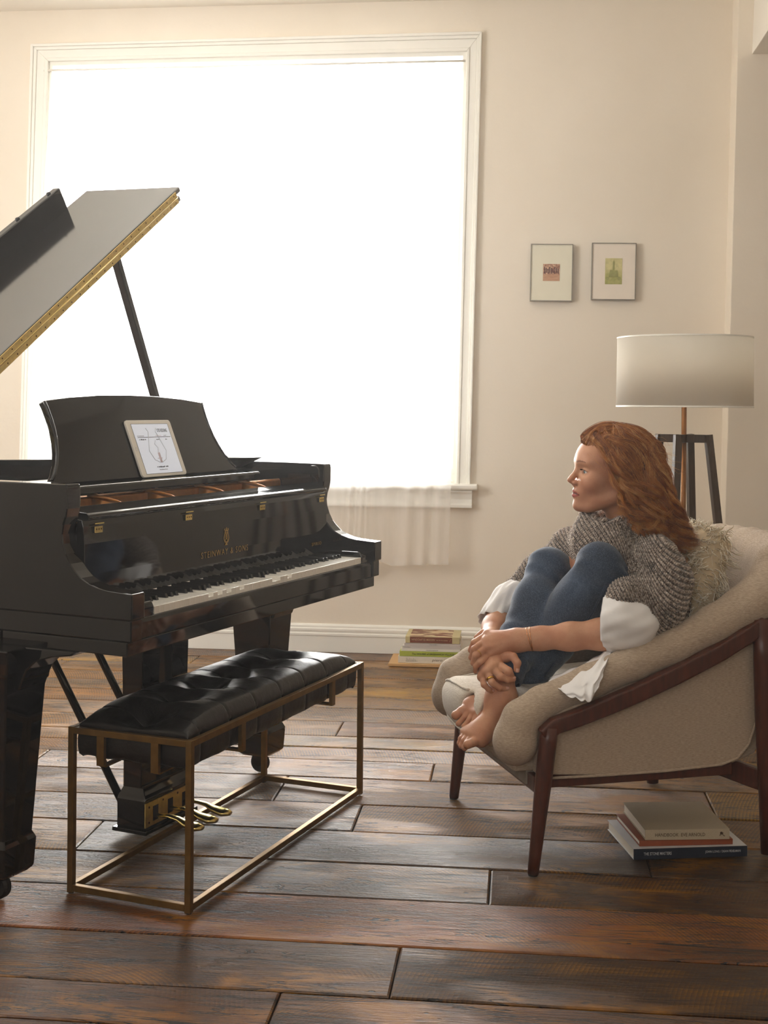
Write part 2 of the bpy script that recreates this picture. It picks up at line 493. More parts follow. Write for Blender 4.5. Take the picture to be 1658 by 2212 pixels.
for r in range(len(rows) - 1):
    y1, y0 = rows[r], rows[r + 1]
    js = [-4.2] + sorted(joints.get(r, [rng.uniform(-1, 1.5)])) + [4.6]
    for k in range(len(js) - 1):
        g = .0018
        L = js[k + 1] - js[k]; Wd = y1 - y0
        bm = B()
        z = -.003 + rng.uniform(-.0012, .0018)
        hx, hy = L / 2 - g, Wd / 2 - g
        # top face with worn edges: the long sides wander a little
        nseg = max(2, int(L / .35)); ch = .004
        pts = []
        top = []; rim = []; low = []
        xs = [-hx + 2 * hx * i / nseg for i in range(nseg + 1)]
        wob = [rng.uniform(0, .0022) for _ in range(2 * (nseg + 1))]
        loop = [(x, -hy + wob[i]) for i, x in enumerate(xs)] + [(x, hy - wob[nseg + 1 + i]) for i, x in enumerate(xs[::-1])]
        def inset(p, d): return (p[0] * (1 - d / hx), p[1] * (1 - d / hy))
        tv = [bm.verts.new((*inset(p, ch), z)) for p in loop]
        rv = [bm.verts.new((p[0], p[1], z - .003)) for p in loop]
        lv = [bm.verts.new((p[0], p[1], -.02)) for p in loop]
        bm.faces.new(tv)
        n = len(loop)
        for i in range(n):
            j = (i + 1) % n
            bm.faces.new((rv[i], rv[j], tv[j], tv[i])); bm.faces.new((lv[i], lv[j], rv[j], rv[i]))
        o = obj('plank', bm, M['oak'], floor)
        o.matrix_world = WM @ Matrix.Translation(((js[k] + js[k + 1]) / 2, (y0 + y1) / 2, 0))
        c = lin(fixed.get((r, k), (tones if r > 13 else tones_far_lit)[int(rng.integers(7))]))
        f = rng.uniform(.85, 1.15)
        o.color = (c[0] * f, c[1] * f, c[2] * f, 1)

# baseboard of stacked mouldings
bm = B()
for a0, a1 in ((A0, 1.66),):
    prism(bm, [(.0, 0), (-.018, 0), (-.018, .082), (-.022, .084), (-.022, .094), (-.016, .098), (-.016, .104), (-.020, .108), (-.020, .118), (-.012, .124), (-.012, .132), (-.006, .140), (0, .142)], a0, a1, 0)
o = obj('baseboard_back', bm, M['trim']); o.matrix_world = WM; tag(o, kind='structure')

# window: casing in stepped boards, jambs, sill, apron, sash, pane
win = wroot('window_1'); tag(win, kind='structure')
oc = [(-1.868, 3.134), (.483, 3.146), (.441, .845), (-1.915, .845)]   # outer corners TL TR BR BL
ic = [oTL, oTR, oBR, oBL]
def lerp2(p, q, t): return (p[0] + (q[0] - p[0]) * t, p[1] + (q[1] - p[1]) * t)
def side(i, j):
    bm = B()
    for t0, t1, d in ((0, .16, -.030), (.16, .34, -.022), (.34, .80, -.015), (.80, 1.0, -.021)):
        prism(bm, [lerp2(oc[i], ic[i], t0), lerp2(oc[j], ic[j], t0), lerp2(oc[j], ic[j], t1), lerp2(oc[i], ic[i], t1)], d, .002, 1)
    return obj('casing', bm, M['trim'], win, bevel=.003)
side(0, 1); side(1, 2); side(3, 0)
bm = B()
def jamb(i, j, w=.018):
    p, q = ic[i], ic[j]
    c = (-.7, 1.95)
    pin, qin = lerp2(p, c, w), lerp2(q, c, w)
    prism(bm, [p, q, qin, pin], -.002, TH, 1)
for i, j in ((0, 1), (1, 2), (2, 3), (3, 0)): jamb(i, j)
obj('jamb', bm, M['trim'], win)
bm = B(); prism(bm, [(.06, .836), (.06, .868), (-.062, .868), (-.070, .862), (-.070, .846), (-.062, .838), (-.02, .836)], -1.955, .478, 0)
obj('sill', bm, M['trim'], win, bevel=.003)
bm = B(); prism(bm, [(.0, .836), (-.050, .836), (-.050, .828), (-.036, .818), (-.030, .790), (-.034, .770), (-.046, .762), (-.046, .748), (0, .748)], -1.93, .452, 0)
obj('apron', bm, M['trim'], win, bevel=.002)
bm = B()
prism(bm, [(-1.76, 2.99), (.40, 3.0), (.395, 2.94), (-1.76, 2.93)], .10, .14, 1)
prism(bm, [(-1.82, .87), (.36, .87), (.36, .94), (-1.82, .94)], .10, .14, 1)
prism(bm, [(-1.83, .87), (-1.76, .87), (-1.70, 3.0), (-1.77, 3.0)], .10, .14, 1)
prism(bm, [(.31, .87), (.37, .87), (.40, 3.0), (.34, 3.0)], .10, .14, 1)
obj('sash', bm, M['trim'], win, bevel=.003)
bm = B(); prism(bm, [(-1.79, .92), (.34, .92), (.37, 2.96), (-1.73, 2.96)], .118, .122, 1)
obj('pane', bm, M['glass'], win)
# rod and sheer curtain
cur = wroot('sheer_curtain'); tag(cur, 'long sheer white voile curtain hanging over the big window and its sill', 'curtain')
nu, nv = 420, 26
V = []; Fq = []
for j in range(nv + 1):
    v = j / nv
    for i in range(nu + 1):
        u = i / nu
        xt = -1.755 + u * 2.15
        xb = -1.86 + u * 2.20
        a = xt + (xb - xt) * v
        zt = 2.995; zb = .455 - .015 * math.cos(u * 9) - (.0 if u > .9 else .0) + .03 * max(0, 1 - abs(u - .84) / .03)
        z = zt + (zb - zt) * v
        w = .35 + .65 * v
        ph = 1.0 + .25 * math.sin(u * 7)
        b = -.02 - .085 * min(1, v * 1.35) + w * (.003 * math.sin(u * 62 * ph) + .012 * math.sin(u * 21 + v * 1.5) + .010 * math.sin(u * 9.5 - v))
        b -= .02 * math.exp(-((u - .905) / .012) ** 2) * v
        for uc_, sg_ in ((.775, .006), (.80, .005), (.95, .014), (.40, .006), (.18, .008)):
            b += .016 * math.sin((u - uc_) / sg_ * 2.2) * math.exp(-((u - uc_) / sg_ / 1.6) ** 2) * w
        V.append((a, b, z))
for j in range(nv):
    for i in range(nu):
        k = j * (nu + 1) + i; Fq.append((k, k + 1, k + nu + 2, k + nu + 1))
cl = npmesh('voile', V, Fq, M['sheer'], cur)
hem = [V[nv * (nu + 1) + i] for i in range(nu + 1)]
hv = []; hf = []
for i, p in enumerate(hem):
    hv += [(p[0], p[1] - .002, p[2]), (p[0], p[1] - .002, p[2] + .05)]
for i in range(len(hem) - 1): hf.append((2 * i, 2 * i + 2, 2 * i + 3, 2 * i + 1))
npmesh('hem', hv, hf, M['sheer'], cur)
bm = B(); tube(bm, [(-1.80, -.012, 2.997), (.40, -.012, 3.003)], .006, 10)
obj('curtain_rod', bm, M['trim'], cur, smooth=True)

# two small framed prints
def art_mat(name, kind):
    t = NT(name)
    v = t.coord()
    if kind == 0:
        sx = t.n('ShaderNodeSeparateXYZ'); t.t.links.new(v, sx.inputs[0])
        br = t.n('ShaderNodeTexBrick'); t.t.links.new(t.coord((1, 1, 1), rot=(PI / 2, 0, 0)), br.inputs['Vector'])
        br.inputs['Scale'].default_value = 55; br.offset = 0; br.inputs['Mortar Size'].default_value = .06
        br.inputs['Color1'].default_value = lin('6e3a34'); br.inputs['Color2'].default_value = lin('c9a088'); br.inputs['Mortar'].default_value = lin('e0b996')
        lo = t.ramp(t.noise(t.coord((1, 1, 6)), 50), [(.3, 'b08468'), (.7, 'c89c7c')])
        up = t.mix(br.outputs[0], '9a6a58', t.ramp(t.noise(v, 90), [(.45, 0.0), (.6, 1.0)]))
        f = t.ramp(t.math('MULTIPLY_ADD', sx.outputs[2], 10.0, .5), [(.40, 0.0), (.43, 1.0)])
        t.put(t.b.inputs['Base Color'], t.mix(lo, up, f))
    else:
        sx = t.n('ShaderNodeSeparateXYZ'); t.t.links.new(v, sx.inputs[0])
        n = t.noise(v, 60, 4)
        g = t.ramp(n, [(.35, '8a8c4c'), (.65, 'c2bb7a')])
        sky = t.ramp(t.math('MULTIPLY_ADD', sx.outputs[2], 8.0, .5), [(.3, 'a6a55e'), (.62, 'd8cf9a')])
        t.put(t.b.inputs['Base Color'], t.mix(g, sky, .6))
    t.set(Roughness=.6)
    return t.m
mat_board1 = simple('mount_board_pale_green', 'e6e2cf', .9, var=.02); mat_board2 = simple('mount_board_pink', 'e9dfd2', .9, var=.02)
framem = simple('brushed_nickel_frame', '8e877c', .35, metal=.7, var=.1)
for nm, lab, a0, a1, z0, z1, pa0, pa1, pz0, pz1, k in (
        ('framed_print', 'left framed print with a small square reddish photograph of a shop front', .734, .944, 1.788, 2.074, .797, .880, 1.889, 1.974, 0),
        ('framed_print', 'right framed print with an upright greenish picture of a tower, above the lamp', 1.037, 1.255, 1.794, 2.078, 1.104, 1.187, 1.872, 2.001, 1)):
    ca, cz = (a0 + a1) / 2, (z0 + z1) / 2
    r = empty(nm); r.matrix_world = WM @ Matrix.Translation((ca, 0, cz)) @ Matrix.Rotation(.012, 4, 'Y')
    tag(r, lab, 'picture', 'two small framed prints on the wall')
    hw, hh = (a1 - a0) / 2, (z1 - z0) / 2
    for (x0, x1, zz0, zz1) in ((-hw, hw, hh - .004, hh), (-hw, hw, -hh, -hh + .004), (-hw, -hw + .004, -hh + .004, hh - .004), (hw - .004, hw, -hh + .004, hh - .004)):
        bm = B(); box(bm, x0, x1, -.030, -.001, zz0, zz1); obj('frame_side', bm, framem, r)
    bm = B(); box(bm, -hw + .003, hw - .003, -.026, -.004, -hh + .003, hh - .003); obj('mount_board', bm, (mat_board1, mat_board2)[k], r)
    bm = B(); box(bm, pa0 - ca, pa1 - ca, -.0275, -.0255, pz0 - cz, pz1 - cz); pc = obj('print', bm, art_mat('print_%d' % k, k), r)
    dk = simple('print_ink', '5c6a4a' if k else '4a2a30', .7)
    bm = B()
    c0 = ((pa0 + pa1) / 2 - ca, (pz0 + pz1) / 2 - cz)
    if k:
        t_ = [( -.006, -.02), (-.004, .045), (0, .056), (.004, .045), (.006, -.02)]
        prism(bm, [(c0[0] + x, c0[1] + z) for x, z in t_], -.0282, -.0274, 1)
        prism(bm, [(c0[0] - .024, c0[1] - .03), (c0[0] + .024, c0[1] - .03), (c0[0] + .02, c0[1] + .004), (c0[0] - .018, c0[1] + .006)], -.0281, -.0274, 1)
        for x in (-.03, .028): lathe(bm, [(.0001, -.0279), (.009, -.0279), (.009, -.0274)], (c0[0] + x, 0, c0[1] - .036), 10, 'y')
        dk = simple('print_tower_ink', '97975c', .7)
    else:
        for i in range(9):
            x = c0[0] - .036 + i * .0085
            box(bm, x, x + .0045, -.0282, -.0274, c0[1] - .006 + .004 * (i % 2), c0[1] + .028 - .005 * (i % 3))
    obj('print_detail', bm, dk, pc)
hz = bpy.data.materials.new('bloom_haze_volume'); hz.use_nodes = True
t_ = hz.node_tree; t_.nodes.remove(t_.nodes['Principled BSDF'])
vs_ = t_.nodes.new('ShaderNodeVolumeScatter'); vs_.inputs['Density'].default_value = .007; vs_.inputs['Anisotropy'].default_value = .6  # scattering volume added for the glow near the window and lifted blacks
vs_.inputs['Color'].default_value = (1, .96, .92, 1)
t_.links.new(vs_.outputs[0], t_.nodes['Material Output'].inputs['Volume'])
bm = B(); box(bm, -3.6, 4.6, -3.0, 8.4, -.2, 3.7)
ho_ = obj('bloom_haze', bm, hz); tag(ho_, kind='stuff')
# ------------------------------------------------------------------ grand piano
KS = .9593
DZ = .083
pr = empty('grand_piano', (-.6196 * KS, 3.18 * KS, 0), math.radians(90 - 24.75), scale=KS)
tag(pr, 'black lacquered grand piano with its lid propped open beside the big window', 'piano')
LQ = M['lacquer']
Wp = 1.47
def pp(pts): return [(b, z + DZ) for b, z in pts]
arm = [(0, .685), (0, .751), (.076, .756), (.105, .761), (.134, .770), (.158, .782), (.176, .798), (.192, .816), (.205, .840), (.214, .866), (.217, .890), (.213, .914), (.206, .934), (.202, .955), (.202, 1.012), (.206, 1.018), (.34, 1.020), (.34, .685)]
for x0, x1 in ((0, .055), (Wp - .055, Wp)):
    prof = [(b, z) if b < .33 or x0 else (.90, z) for b, z in arm]
    bm = B(); prism(bm, pp(prof), x0, x1, 0)
    a_ = obj('arm', bm, LQ, pr, bevel=.0045, seg=3)
    s = 0 if x0 == 0 else 1
    i0, i1 = ((.006, .053) if not s else (Wp - .053, Wp - .006))
    bm = B(); box(bm, i0, i1, .006, .34 if s else .90, .630 + DZ, .685 + DZ)
    obj('arm_block', bm, LQ, pr, bevel=.003)
# inner cheek moulding, the rolled scroll at the head of each arm
for x0, x1 in ((.052, .070), (Wp - .070, Wp - .052)):
    bm = B(); prism(bm, pp([(.216, .945), (.212, .97), (.214, 1.0), (.226, 1.012), (.25, 1.012), (.25, .945)]), x0, x1, 0)
    obj('cheek_moulding', bm, LQ, pr, bevel=.004, seg=3)

# rim: outline of the case behind the arms
def rim_outline(off=0):
    o_ = [(0, .90), (0, 1.30), (.012, 1.62), (.06, 1.86), (.16, 2.02), (.30, 2.09), (.45, 2.07), (.58, 1.98), (.70, 1.80), (.83, 1.56), (.99, 1.36), (1.17, 1.20), (1.33, 1.04), (1.43, .84), (Wp, .62), (Wp, .33)]
    # smooth it
    pts = [Vector(p) for p in o_]
    for _ in range(2):
        q = [pts[0]]
        for i in range(len(pts) - 1):
            q.append(pts[i] * .75 + pts[i + 1] * .25); q.append(pts[i] * .25 + pts[i + 1] * .75)
        q.append(pts[-1]); pts = q
    if off:
        n = len(pts); r = []
        for i, p in enumerate(pts):
            t = (pts[min(i + 1, n - 1)] - pts[max(i - 1, 0)]).normalized()
            r.append(p + Vector((t.y, -t.x)) * off)
        pts = r
    return pts
out, inn = rim_outline(), rim_outline(.055)
def wall_strip(bm, o_, i_, z0, z1):
    n = len(o_)
    vs = [[bm.verts.new((p.x, p.y, z)) for p in L] for L in (o_, i_) for z in (z0, z1)]
    o0, o1, i0, i1 = vs
    for k in range(n - 1):
        bm.faces.new((o0[k], o0[k + 1], o1[k + 1], o1[k])); bm.faces.new((i0[k], i1[k], i1[k + 1], i0[k + 1]))
        bm.faces.new((o1[k], o1[k + 1], i1[k + 1], i1[k])); bm.faces.new((o0[k], i0[k], i0[k + 1], o0[k + 1]))
    bm.faces.new((o0[0], o1[0], i1[0], i0[0])); bm.faces.new((o0[-1], i0[-1], i1[-1], o1[-1]))
bm = B(); wall_strip(bm, out, inn, .672 + DZ, 1.020 + DZ)
obj('rim', bm, LQ, pr, bevel=.003)
bm = B(); box(bm, .008, .05, .42, .905, .592 + DZ, .628 + DZ); obj('key_bed_side', bm, LQ, pr, bevel=.003)
bm = B(); wall_strip(bm, [p + Vector((0, 0)) for p in rim_outline(.008)], inn, .592 + DZ, .668 + DZ)
obj('rim_moulding', bm, LQ, pr, bevel=.003)
# soundboard underside and frame
bm = B(); prism(bm, [(p.x, p.y) for p in rim_outline(.05)], .66 + DZ, .68 + DZ, 2)
obj('soundboard', bm, M['felt'], pr)
bm = B()
box(bm, .012, Wp - .012, .022, .42, .592 + DZ, .628 + DZ)
obj('key_bed', bm, LQ, pr, bevel=.003)
bm = B(); prism(bm, pp([(.012, .632), (.012, .672), (.016, .682), (.024, .686), (.032, .684), (.034, .632)]), .05, Wp - .05, 0)
obj('key_slip', bm, LQ, pr, bevel=.002)
# keys
X0, KW = .124, 1.222 / 52
down = {11, 13, 15, 18, 26, 27, 30}
# the notes held down, read off the keyboard
pat = [1, 1, 0, 1, 1, 1, 0]          # black key after A B C D E F G
pat = {0: 1, 1: 0, 2: 1, 3: 1, 4: 0, 5: 1, 6: 1}   # index from A
KF, KB, KT = .020, .200, .704 + DZ
wk0 = None
for i in range(52):
    x = X0 + i * KW
    dn = i in down
    bm = B(); g = .0005
    box(bm, -KW / 2 + g, KW / 2 - g, 0, KB - KF, -.021, 0)
    M4 = None
    if dn:
        for v in bm.verts: v.co.z += -.010 * (1 - v.co.y / (KB - KF))
    if dn or wk0 is None:
        k = obj('white_key', bm, M['ivory'], pr, bevel=.001, seg=2)
        if not dn: wk0 = k
    else:
        bm.free(); k = wk0.copy(); C.objects.link(k)
    k.location = (x + KW / 2, KF, KT)
    if pat[i % 7] and i < 51:
        if i == 0:
            bm = B()
            S = [(-.0055, .0), ]
            lo = [(-.0055, .0), (.0055, .0), (.0055, .1), (-.0055, .1)]
            hi = [(-.0046, .008), (.0046, .008), (.0046, .1), (-.0046, .1)]
            a = [bm.verts.new((p[0], p[1], -.006)) for p in lo]; b = [bm.verts.new((p[0], p[1], .0115)) for p in hi]
            bm.faces.new(a[::-1]); bm.faces.new(b)
            for q in range(4): bm.faces.new((a[q], a[(q + 1) % 4], b[(q + 1) % 4], b[q]))
            bk0 = obj('black_key', bm, M['ebony'], pr, bevel=.0012); k = bk0
        else:
            k = bk0.copy(); C.objects.link(k)
        k.location = (x + KW + (.0015 if i % 7 in (0, 3, 6) else -.0010), KF + .052, KT)
bm = B(); box(bm, .055, Wp - .055, .03, .30, .655 + DZ, .678 + DZ); obj('key_frame', bm, M['felt'], pr)
for x0, x1 in ((.0555, X0 - .003), (X0 + 1.222 + .003, Wp - .0555)):
    bm = B(); prism(bm, pp([(.020, .678), (.018, .706), (.024, .718), (.036, .722), (.19, .722), (.19, .678)]), x0, x1, 0)
    obj('key_block', bm, LQ, pr, bevel=.004, seg=3)
# fallboard, open and leaning back
FB = [(.196, .706), (.189, .735), (.1885, .78), (.190, .86), (.194, .905), (.199, .922), (.216, .924), (.216, .706)]
bm = B(); prism(bm, pp(FB), .0565, Wp - .0565, 0)
fbo = obj('fallboard', bm, LQ, pr, bevel=.002, seg=2)
bm = B(); prism(bm, pp([(.192, .922), (.188, .928), (.190, .935), (.198, .939), (.240, .943), (.282, .949), (.287, .944), (.287, .928), (.215, .920)]), .072, Wp - .060, 0)
obj('fallboard_rail', bm, LQ, pr, bevel=.0025, seg=3)
for a in (.112, .536, .961, 1.372):
    bm = B(); box(bm, -.0165, .0165, -.0018, .0008, -.0135, .0035)
    h = obj('fallboard_hinge', bm, M['brass'], fbo, bevel=.002, seg=2)
    h.location = (a, .1885, .900 + DZ)
    bm = B()
    for x in (-.010, 0, .010): lathe(bm, [(.0001, -.0026), (.0022, -.0024), (.0024, -.0015)], (x, 0, -.004), 10, 'y')
    s = obj('screw', bm, M['screw'], fbo); s.location = h.location
    bm = B(); tube(bm, [(-.019, -.002, .011), (.019, -.002, .011)], .0022, 8)
    s = obj('hinge_barrel', bm, M['brass'], fbo); s.location = h.location
fy = .1868
GL = M['gold_letter']
text('STEINWAY & SONS', (.602, fy, .7665 + DZ), (1, 0, 0), (0, 0, 1), .268, .0185, GL, fbo, spacing=1.25, bold=-.012)
text('SPIRIO', (1.300, fy, .7385 + DZ), (1, 0, 0), (0, 0, 1), .070, .011, GL, fbo, spacing=1.2, bold=-.006)
# lyre emblem
bm = B(); cx, z0 = .742, .797 + DZ
def ln(pts, r=.0007):
    tube(bm, [(cx + x, fy, z0 + z) for x, z in pts], r, 6)
for s in (-1, 1):
    ln([(s * .002, .003), (s * .008, .007), (s * .0125, .014), (s * .0135, .021), (s * .011, .029), (s * .008, .036), (s * .0065, .042)], .0009)
    ln([(s * .0065, .042), (s * .009, .043), (s * .011, .047), (s * .008, .048)], .0010)
    ln([(s * .001, .009), (s * .006, .008), (s * .0075, .013), (s * .004, .016)], .0008)
    ln([(s * .0055, .038), (s * .003, .030), (s * .0045, .022), (s * .002, .016)], .0006)
ln([(-.0065, .042), (0, .0412), (.0065, .042)], .0011)
ln([(0, .038), (.0022, .032), (-.0022, .027), (.0022, .022), (0, .016)], .0008)
prism(bm, [(cx - .0075, z0 - .002), (cx + .0075, z0 - .002), (cx + .002, z0 + .003), (cx + .001, z0 + .009), (cx - .001, z0 + .009), (cx - .002, z0 + .003)], fy - .0006, fy + .001, 1)
prism(bm, [(cx - .002, z0 + .043), (cx + .002, z0 + .043), (cx, z0 + .052)], fy - .0006, fy + .001, 1)
obj('lyre_emblem', bm, GL, fbo)

# cast plate and ribs seen in the gap under the desk
GI = M['gold_iron']
bm = B(); prism(bm, [(p.x, p.y) for p in rim_outline(.058)], .885 + DZ, .900 + DZ, 2)
pl_ = obj('cast_plate', bm, GI, pr)
bm = B(); prism(bm, pp([(.375, .89), (.375, .956), (.381, .962), (.392, .960), (.397, .90)]), .058, Wp - .058, 0)
obj('plate_flange', bm, GI, pl_, bevel=.002)
for a in (.33, .60, .88, 1.15):
    bm = B()
    bar(bm, (a - .006, .384, .925 + DZ), (a + .030, .325, .915 + DZ), .006, .070, (0, 0, 1), .006, .050)
    tube(bm, [(a - .012, .386, .961 + DZ), (a - .002, .372, .962 + DZ), (a + .020, .350, .957 + DZ), (a + .045, .325, .947 + DZ), (a + .060, .305, .935 + DZ)], [.006, .006, .005, .004, .003], 8)
    obj('plate_rib', bm, GI, pl_, smooth=True)
# desk shelf and side decks
bm = B(); prism(bm, pp([(.350, .968), (.345, .972), (.345, .990), (.350, .996), (.70, .990), (.70, .968)]), .058, 1.215, 0)
obj('desk_shelf', bm, LQ, pr, bevel=.003, seg=3)
bm = B(); box(bm, 1.245, Wp - .058, .44, .70, .945 + DZ, .990 + DZ)
obj('side_deck', bm, LQ, pr, bevel=.003, seg=3)
bm = B(); box(bm, .0, .004, 0, .004, 0, .01); bm.free()
# music desk
lean = math.atan2(.10, .245)
dk = empty('desk_frame_axis'); bpy.data.objects.remove(dk)
DM = Matrix.Translation((.735, .446, .997 + DZ)) @ Matrix.Rotation(-lean, 4, 'X')
half = [(.500, .0), (.492, .012), (.472, .030), (.448, .060), (.430, .095), (.418, .130), (.412, .165), (.411, .20), (.4135, .235), (.418, .252), (.412, .2545), (.30, .266), (.15, .2745), (0, .277)]
poly = [(x, z) for x, z in half] + [(-x, z) for x, z in half[::-1][1:]]
bm = B(); prism(bm, poly, 0, .022, 1, DM)
md = obj('music_desk', bm, LQ, pr, bevel=.004, seg=3)
bm = B()
for s in (-1, 1):
    bm = B()
    tube(bm, [DM @ Vector((s * (x - .003), .002, z)) for x, z in half[1:10]], .0055, 8)
    obj('desk_bead', bm, LQ, md, smooth=True)
# lid, flap folded back on it, long hinge, lip
th = math.radians(34.7)
LM = Matrix.Translation((0, .722, 1.10 + DZ)) @ Matrix.Rotation(-th, 4, 'Y')
bm = B()
lo = [(-.01, 0), (1.545, 0), (1.545, .18)] + [(p[0], p[1]) for p in [(1.50, .32), (1.38, .52), (1.20, .70), (1.0, .88), (.80, 1.15), (.66, 1.34), (.45, 1.41), (.22, 1.36), (.02, 1.1), (-.01, .8)]]
prism(bm, lo, -.021, -.001, 2, LM)
lid = obj('lid', bm, M['lacquer_lid'], pr, bevel=.004, seg=3)
bm = B(); prism(bm, [(-.01, .004), (1.57, .006), (1.60, .44), (-.01, .44)], .004, .023, 2, LM)
flap = obj('lid_flap', bm, M['lacquer_lid'], pr, bevel=.004, seg=3)
bm = B(); prism(bm, [(-.01, .428), (1.452, .428), (1.452, .460), (-.01, .460)], .020, .105, 2, LM)
obj('lid_lip', bm, LQ, pr, bevel=.005, seg=3)
bm = B()
for x in (.30, .62, .94, 1.20, 1.40): lathe(bm, [(.0001, .112), (.007, .111), (.009, .104)], (x, .444, 0), 14)
for v in bm.verts: v.co = LM @ v.co
obj('lid_buffer', bm, M['rubber'], pr)
hl = 1.525
bm = B(); box(bm, 0, hl, -.0028, -.0008, .004, .022, LM); lh = obj('long_hinge', bm, M['brass_plate'], pr)
bm = B(); box(bm, 0, hl, -.0028, -.0008, -.020, -.001, LM); obj('hinge_leaf', bm, M['brass_plate'], lh)
bm = B(); tube(bm, [LM @ Vector((0, -.002, .0015)), LM @ Vector((hl, -.002, .0015))], .0028, 8); obj('hinge_barrel', bm, M['brass'], lh, smooth=True)
bm = B()
n = 30
for i in range(n):
    for z in (.0135, -.011):
        x = .02 + i * (hl - .04) / (n - 1) + (0 if z > 0 else .012) * (i < n - 1)
        r = [bm.verts.new(LM @ Vector((x + .0028 * math.cos(q * PI / 4), -.0032, z + .0028 * math.sin(q * PI / 4)))) for q in range(8)]
        bm.faces.new(r)
obj('hinge_screws', bm, M['screw'], lh)
# prop stick
bm = B(); bar(bm, (1.372, .80, .99 + DZ), (.985, .80, 1.755 + DZ), .022, .030, (0, 1, 0))
obj('lid_prop', bm, LQ, pr, bevel=.003)
# legs
def piano_leg(cx, cy, name='leg'):
    bm = B()
    secs = [(.100, -.052, .052, -.052, .052), (.560, -.078, .078, -.078, .078), (.600, -.080, .080, -.080, .080), (.612, -.094, .094, -.094, .094), (.640, -.104, .104, -.104, .104), (.675, -.108, .108, -.108, .108)]
    loft4(bm, [(z, cx + a, cx + b, cy + c, cy + d) for z, a, b, c, d in secs])
    L = obj('leg', bm, LQ, pr, bevel=.004, seg=2)
    bm = B()
    secs = [(.062, .046), (.075, .060), (.150, .064), (.160, .060), (.180, .050)]
    loft4(bm, [(z, cx - a, cx + a, cy - a, cy + a) for z, a in secs]); obj('leg_foot', bm, LQ, L, bevel=.004)
    bm = B(); lathe(bm, [(.0001, -.014), (.028, -.014), (.034, -.008), (.034, .008), (.028, .014), (.0001, .014)], (cx - .012, cy - .004, .035), 24, 'x')
    obj('caster_wheel', bm, M['rubber'], L, smooth=False)
    bm = B(); lathe(bm, [(.0001, -.017), (.012, -.017), (.012, .017), (.0001, .017)], (cx - .012, cy - .004, .035), 16, 'x')
    box(bm, cx - .030, cx - .027, cy - .02, cy + .02, .03, .07); box(bm, cx + .003, cx + .006, cy - .02, cy + .02, .03, .07)
    obj('caster_fork', bm, LQ, L)
    return L
piano_leg(.040, .44); piano_leg(1.365, .42); piano_leg(.42, 1.75)
# curved bracket beside the bass leg and blocks
for cx, cy in ((.040, .44), (1.365, .42)):
    bm = B()
    prism(bm, [(cy - .09, .676), (cy - .27, .676), (cy - .25, .664), (cy - .19, .655), (cy - .14, .640), (cy - .11, .615), (cy - .095, .585), (cy - .085, .56), (cy + .085, .56), (cy + .09, .676)], max(.002, cx - .07), cx + .07, 0)
    obj('leg_bracket', bm, LQ, pr, bevel=.004)
    bm = B()
    prism(bm, [(cx + .08, .676), (cx + .245, .676), (cx + .22, .662), (cx + .17, .650), (cx + .13, .630), (cx + .105, .60), (cx + .095, .57), (cx + .08, .57)], cy - .075, cy + .075, 1)
    if cx < 1: obj('leg_bracket', bm, LQ, pr, bevel=.004)
    else: bm.free()
# pedal lyre
PL = empty('pedal_lyre', parent=pr)
bm = B()
loft4(bm, [(.022, .548, .828, .338, .462), (.034, .548, .828, .338, .462)]); obj('lyre_base', bm, LQ, PL, bevel=.002)
bm = B(); loft4(bm, [(.034, .560, .815, .352, .452), (.118, .560, .815, .352, .452), (.124, .563, .812, .350, .452), (.134, .566, .809, .356, .448), (.152, .574, .801, .366, .440), (.160, .574, .801, .366, .440)])
obj('pedal_box', bm, LQ, PL, bevel=.002)
bm = B(); box(bm, .560, .815, .3485, .352, .040, .112); pb = obj('pedal_plate', bm, M['brass_plate'], PL)
bm = B()
for x in (.612, .690, .768): box(bm, x - .013, x + .013, .3475, .349, .052, .096)
obj('pedal_slot', bm, M['felt'], pb)
bm = B()
for x, z in ((.578, .098), (.578, .052), (.651, .102), (.729, .102), (.800, .098), (.800, .052)): lathe(bm, [(.0001, .3475), (.0035, .3475), (.0035, .349)], (x, 0, z), 10, 'y')
obj('screw', bm, M['screw'], pb)
for x in (.612, .690, .768):
    bm = B(); tube(bm, [(x, .352, .066), (x, .30, .070), (x - .001, .265, .066), (x - .001, .24, .056), (x, .205, .050), (x, .182, .050)], [.011, .011, .013, .019, .024, .013], 16, flat=.5)
    obj('pedal', bm, M['brass'], PL, smooth=True)
for cx in (.610, .765):
    bm = B(); loft4(bm, [(.155, cx - .040, cx + .040, .372, .436), (.60, cx - .046, cx + .046, .365, .443), (.675, cx - .046, cx + .046, .365, .443)]); obj('lyre_post', bm, LQ, PL, bevel=.003)
for cx, dx in ((.580, .0), (.795, .0)):
    bm = B(); tube(bm, [(cx, .448, .10), (cx + dx, .80, .64), (cx + dx, .83, .676)], .0125, 12); obj('lyre_brace', bm, LQ, PL, smooth=True)
for cx in (.600, .690, .775):
    bm = B(); tube(bm, [(cx, .455, .08), (cx, .455, .67)], .003, 8); obj('pedal_rod', bm, M['brass'], PL, smooth=True)

# bowl on the side deck
bw = empty('bowl'); bw.parent = pr; bw.location = (1.36, .56, .9905 + DZ)
bpy.context.view_layer.update(); mw = bw.matrix_world.copy(); bw.parent = None; bw.matrix_world = mw
tag(bw, 'shallow dark bowl standing on the piano to the right of the music desk', 'bowl')
bowlm = simple('dark_glazed_bowl', '3a332c', .3, var=.2, scale=12)
bm = B(); lathe(bm, [(.0001, .0), (.028, .0), (.03, .004), (.06, .016), (.098, .034), (.122, .0455), (.124, .0475), (.119, .0468), (.094, .038), (.055, .021), (.0001, .011)], seg=56)
obj('body', bm, bowlm, bw, smooth=True)

